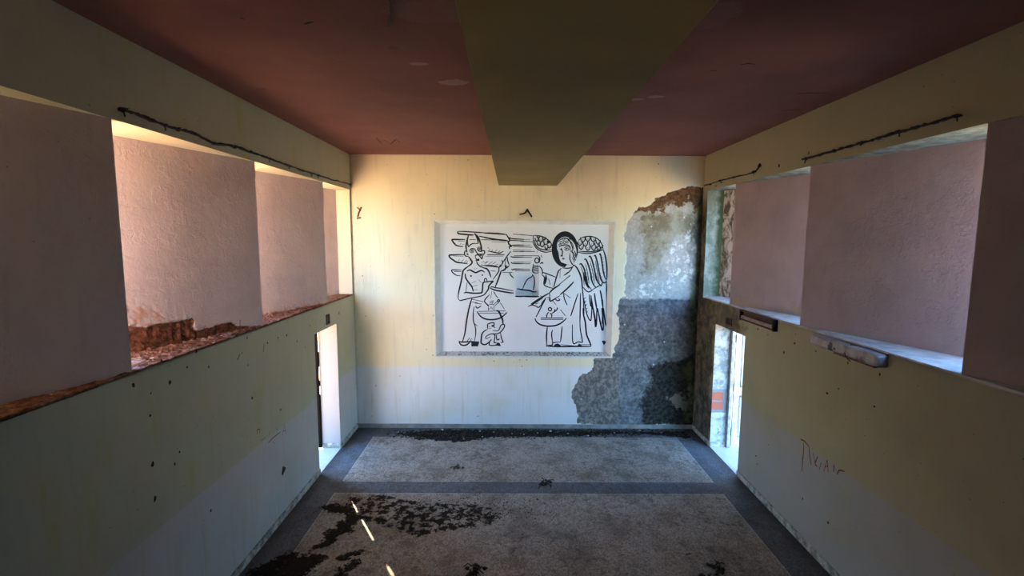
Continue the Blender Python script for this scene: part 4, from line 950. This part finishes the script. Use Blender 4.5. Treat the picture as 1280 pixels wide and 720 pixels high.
# bare lamp tray, nearer the doorway
yA2, yB2 = on_x(W, (929.5, 390)).y, on_x(W, (972.5, 402)).y; tz0, tz1 = 2.275, 2.412
tr = empty('lamp_tray', (W, (yA2 + yB2) / 2, tz0), 'rusty brown lamp tray without cover on right wall beside the doorway head', 'lamp')
ly = (yA2 - yB2) / 2; hz = tz1 - tz0
mb = MB(); mb.box(-0.012, 0, -ly, ly, 0, hz); mb.box(-0.055, 0, -ly, ly, hz - 0.014, hz); mb.box(-0.05, 0, -ly, ly, 0.0, 0.012)
mb.build('tray', plain('brown_tray', (0.085, 0.040, 0.030), 0.75, var=0.5, scale=25), tr, bevel=0.002)
mb = MB(); mb.prism([(-0.052, 0.022), (-0.014, 0.016), (-0.014, 0.062), (-0.040, 0.066)], 1, -ly + 0.05, ly - 0.01)
mb.build('rail', plain('dull_pink_rail', (0.34, 0.22, 0.20), 0.6, var=0.4, scale=14), tr, bevel=0.003)
for s in (-1, 1):
    mb = MB(); mb.box(-0.058, 0, s * (ly - 0.012) - 0.012, s * (ly - 0.012) + 0.012, -0.006, hz + 0.004); mb.build('end_plate', M_dark, tr, bevel=0.002)
mb = MB(); mb.tube([(-0.045, -ly + 0.06, 0.06), (-0.06, -ly + 0.06, 0.06)], 0.014, 10); mb.tube([(-0.045, -ly + 0.04, 0.035), (-0.062, -ly + 0.04, 0.035)], 0.010, 10)
mb.build('tube_holder', plain('pale_socket', (0.5, 0.46, 0.44), 0.5), tr)

# wire hanging from the ceiling left of the beam
mb = MB(); q = on_z(H, (486, 29)); q0 = on_z(H, (487, -6))
mb.tube([q0 + Vector((0, 0, -0.012)), (q + q0) / 2 + Vector((0.01, 0, -0.02)), q + Vector((0, 0, -0.012))], 0.008, 6)
tag(mb.build('ceiling_wire', M_wire), 'thin black wire on maroon ceiling left of the beam', 'wire')

# ------------------------------------------------------------------ litter on the floor
g = G('leaf_litter', 0.95, 0.1); n = g.noise(30, 6, 0.7)
M_lit = g.done(g.mix(g.step(n, 0.4, 0.65), (0.022, 0.016, 0.012), (0.075, 0.055, 0.04)))
mb = MB(); rng = random.Random(77)
for k in range(1500):
    px = rng.triangular(484, 850, 640) if rng.random() < 0.75 else rng.uniform(484, 862)
    w = 0.5 + 0.5 * math.sin((px - 484) / 366 * math.pi)
    hi = 541 + 8 * w * (1.25 if px < 610 else 0.75); py = rng.triangular(536.5, hi + 2, 539)
    q = on_z(0, (px, py))
    if q.y > -0.02: q.y = -0.03
    if rng.random() < 0.25:
        a = rng.uniform(0, 6.28); l = rng.uniform(0.02, 0.07)
        mb.tube([q + Vector((0, 0, 0.006)), q + Vector((math.cos(a) * l, min(math.sin(a) * l, -q.y - 0.02), rng.uniform(0.005, 0.03)))], 0.0035, 4)
    else: mb.clod(q + Vector((0, 0, 0.005)), rng.uniform(0.008, 0.026), rng, (1, 1, 0.5))
tag(mb.build('leaf_litter', M_lit), 'dark heap of dirt and leaf litter along foot of back wall', 'litter', kind='stuff')
mb = MB()
for wgt, pl in DIRT[:4]:       # crumbly clods on the dark patches
    P = np.array(pl); lo, hi = P.min(0), P.max(0)
    for k in range(150):
        q = np.array([[rng.uniform(lo[0], hi[0]), rng.uniform(lo[1], hi[1])]])
        if poly_sd(q, pl)[0] > -0.02 and q[0][0] > 0.03: mb.clod((q[0][0], q[0][1], 0.002), rng.uniform(0.006, 0.02), rng, (1.2, 1, 0.4))
tag(mb.build('dirt_crumbs', M_lit), 'black crumbly dirt scattered over terrazzo at lower left', 'dirt', kind='stuff')
mb = MB()
for k in range(420):
    px = rng.gauss(592, 48); py = rng.gauss(636, 10); q = on_z(0, (px, py))
    mb.clod(q + Vector((0, 0, 0.002)), rng.uniform(0.003, 0.012), rng, (1.2, 1, 0.5))
tag(mb.build('dirt_crumbs', M_lit), 'brown dirt crumbs thinly scattered on middle of near terrazzo panel', 'dirt', kind='stuff')

M_flake = plain('plaster_flake', (0.72, 0.70, 0.66), 0.9, var=0.15)
def flake_mesh(seed):
    r = random.Random(seed); mb = MB(); n = 7
    top = [(math.cos(6.283 * k / n) * r.uniform(0.6, 1.1), math.sin(6.283 * k / n) * r.uniform(0.45, 0.8)) for k in range(n)]
    mb.prism(top, 2, 0, 0.35); o = mb.build('plaster_flake', M_flake); return o
fk0 = flake_mesh(1); rng = random.Random(9)
spots = [(498, 541), (505, 542), (553, 538), (600, 540), (603, 547), (617, 541), (640, 543), (655, 544), (672, 542), (688, 540), (697, 541), (710, 543), (735, 545.5), (751, 543), (768, 542), (800, 539)]
for i, p in enumerate(spots):
    o = fk0 if i == 0 else fk0.copy()
    if i: COL.objects.link(o)
    q = on_z(0, p); s = rng.uniform(0.010, 0.024) * (1.5 if i in (2, 12) else 1)
    o.location = (q.x, min(q.y, -0.04), 0.012); o.scale = (s * 1.4, s, s); o.rotation_euler = (rng.uniform(-.2, .2), rng.uniform(-.2, .2), rng.uniform(0, 6.28))
    tag(o, 'small white plaster flake lying in dark litter along the back wall', 'plaster flake', 'plaster flakes in the litter')

def twig_clump(name, px, n, size, lbl, seed):
    r = random.Random(seed); q = on_z(0, px); mb = MB()
    for k in range(n):
        a = r.uniform(0, 6.28); l = r.uniform(0.4, 1.0) * size; o = Vector((r.gauss(0, size * 0.3), r.gauss(0, size * 0.3), r.uniform(0.006, 0.02)))
        mb.tube([q + o, q + o + Vector((math.cos(a) * l * .5, math.sin(a) * l * .5, r.uniform(0.005, 0.03))), q + o + Vector((math.cos(a + .3) * l, math.sin(a + .3) * l, 0))], 0.006, 5)
    for k in range(n): mb.clod(q + Vector((r.gauss(0, size * .45), r.gauss(0, size * .35), 0.005)), r.uniform(0.01, 0.03), r, (1.2, 1, .5))
    return tag(mb.build(name, M_lit), lbl, 'twigs')
twig_clump('twig_clump', (683, 604.5), 10, 0.13, 'clump of dark twigs lying on the grey cross band of floor', 3)
twig_clump('twig_clump', (594, 712), 9, 0.10, 'dark twig clump near bottom centre of the floor', 6)
twig_clump('twig_clump', (898, 712), 9, 0.10, 'dark twig clump near right foot of the floor', 8)
twig_clump('twig_clump', (570, 585), 6, 0.07, 'small dark twig on back terrazzo panel below the mural', 11)
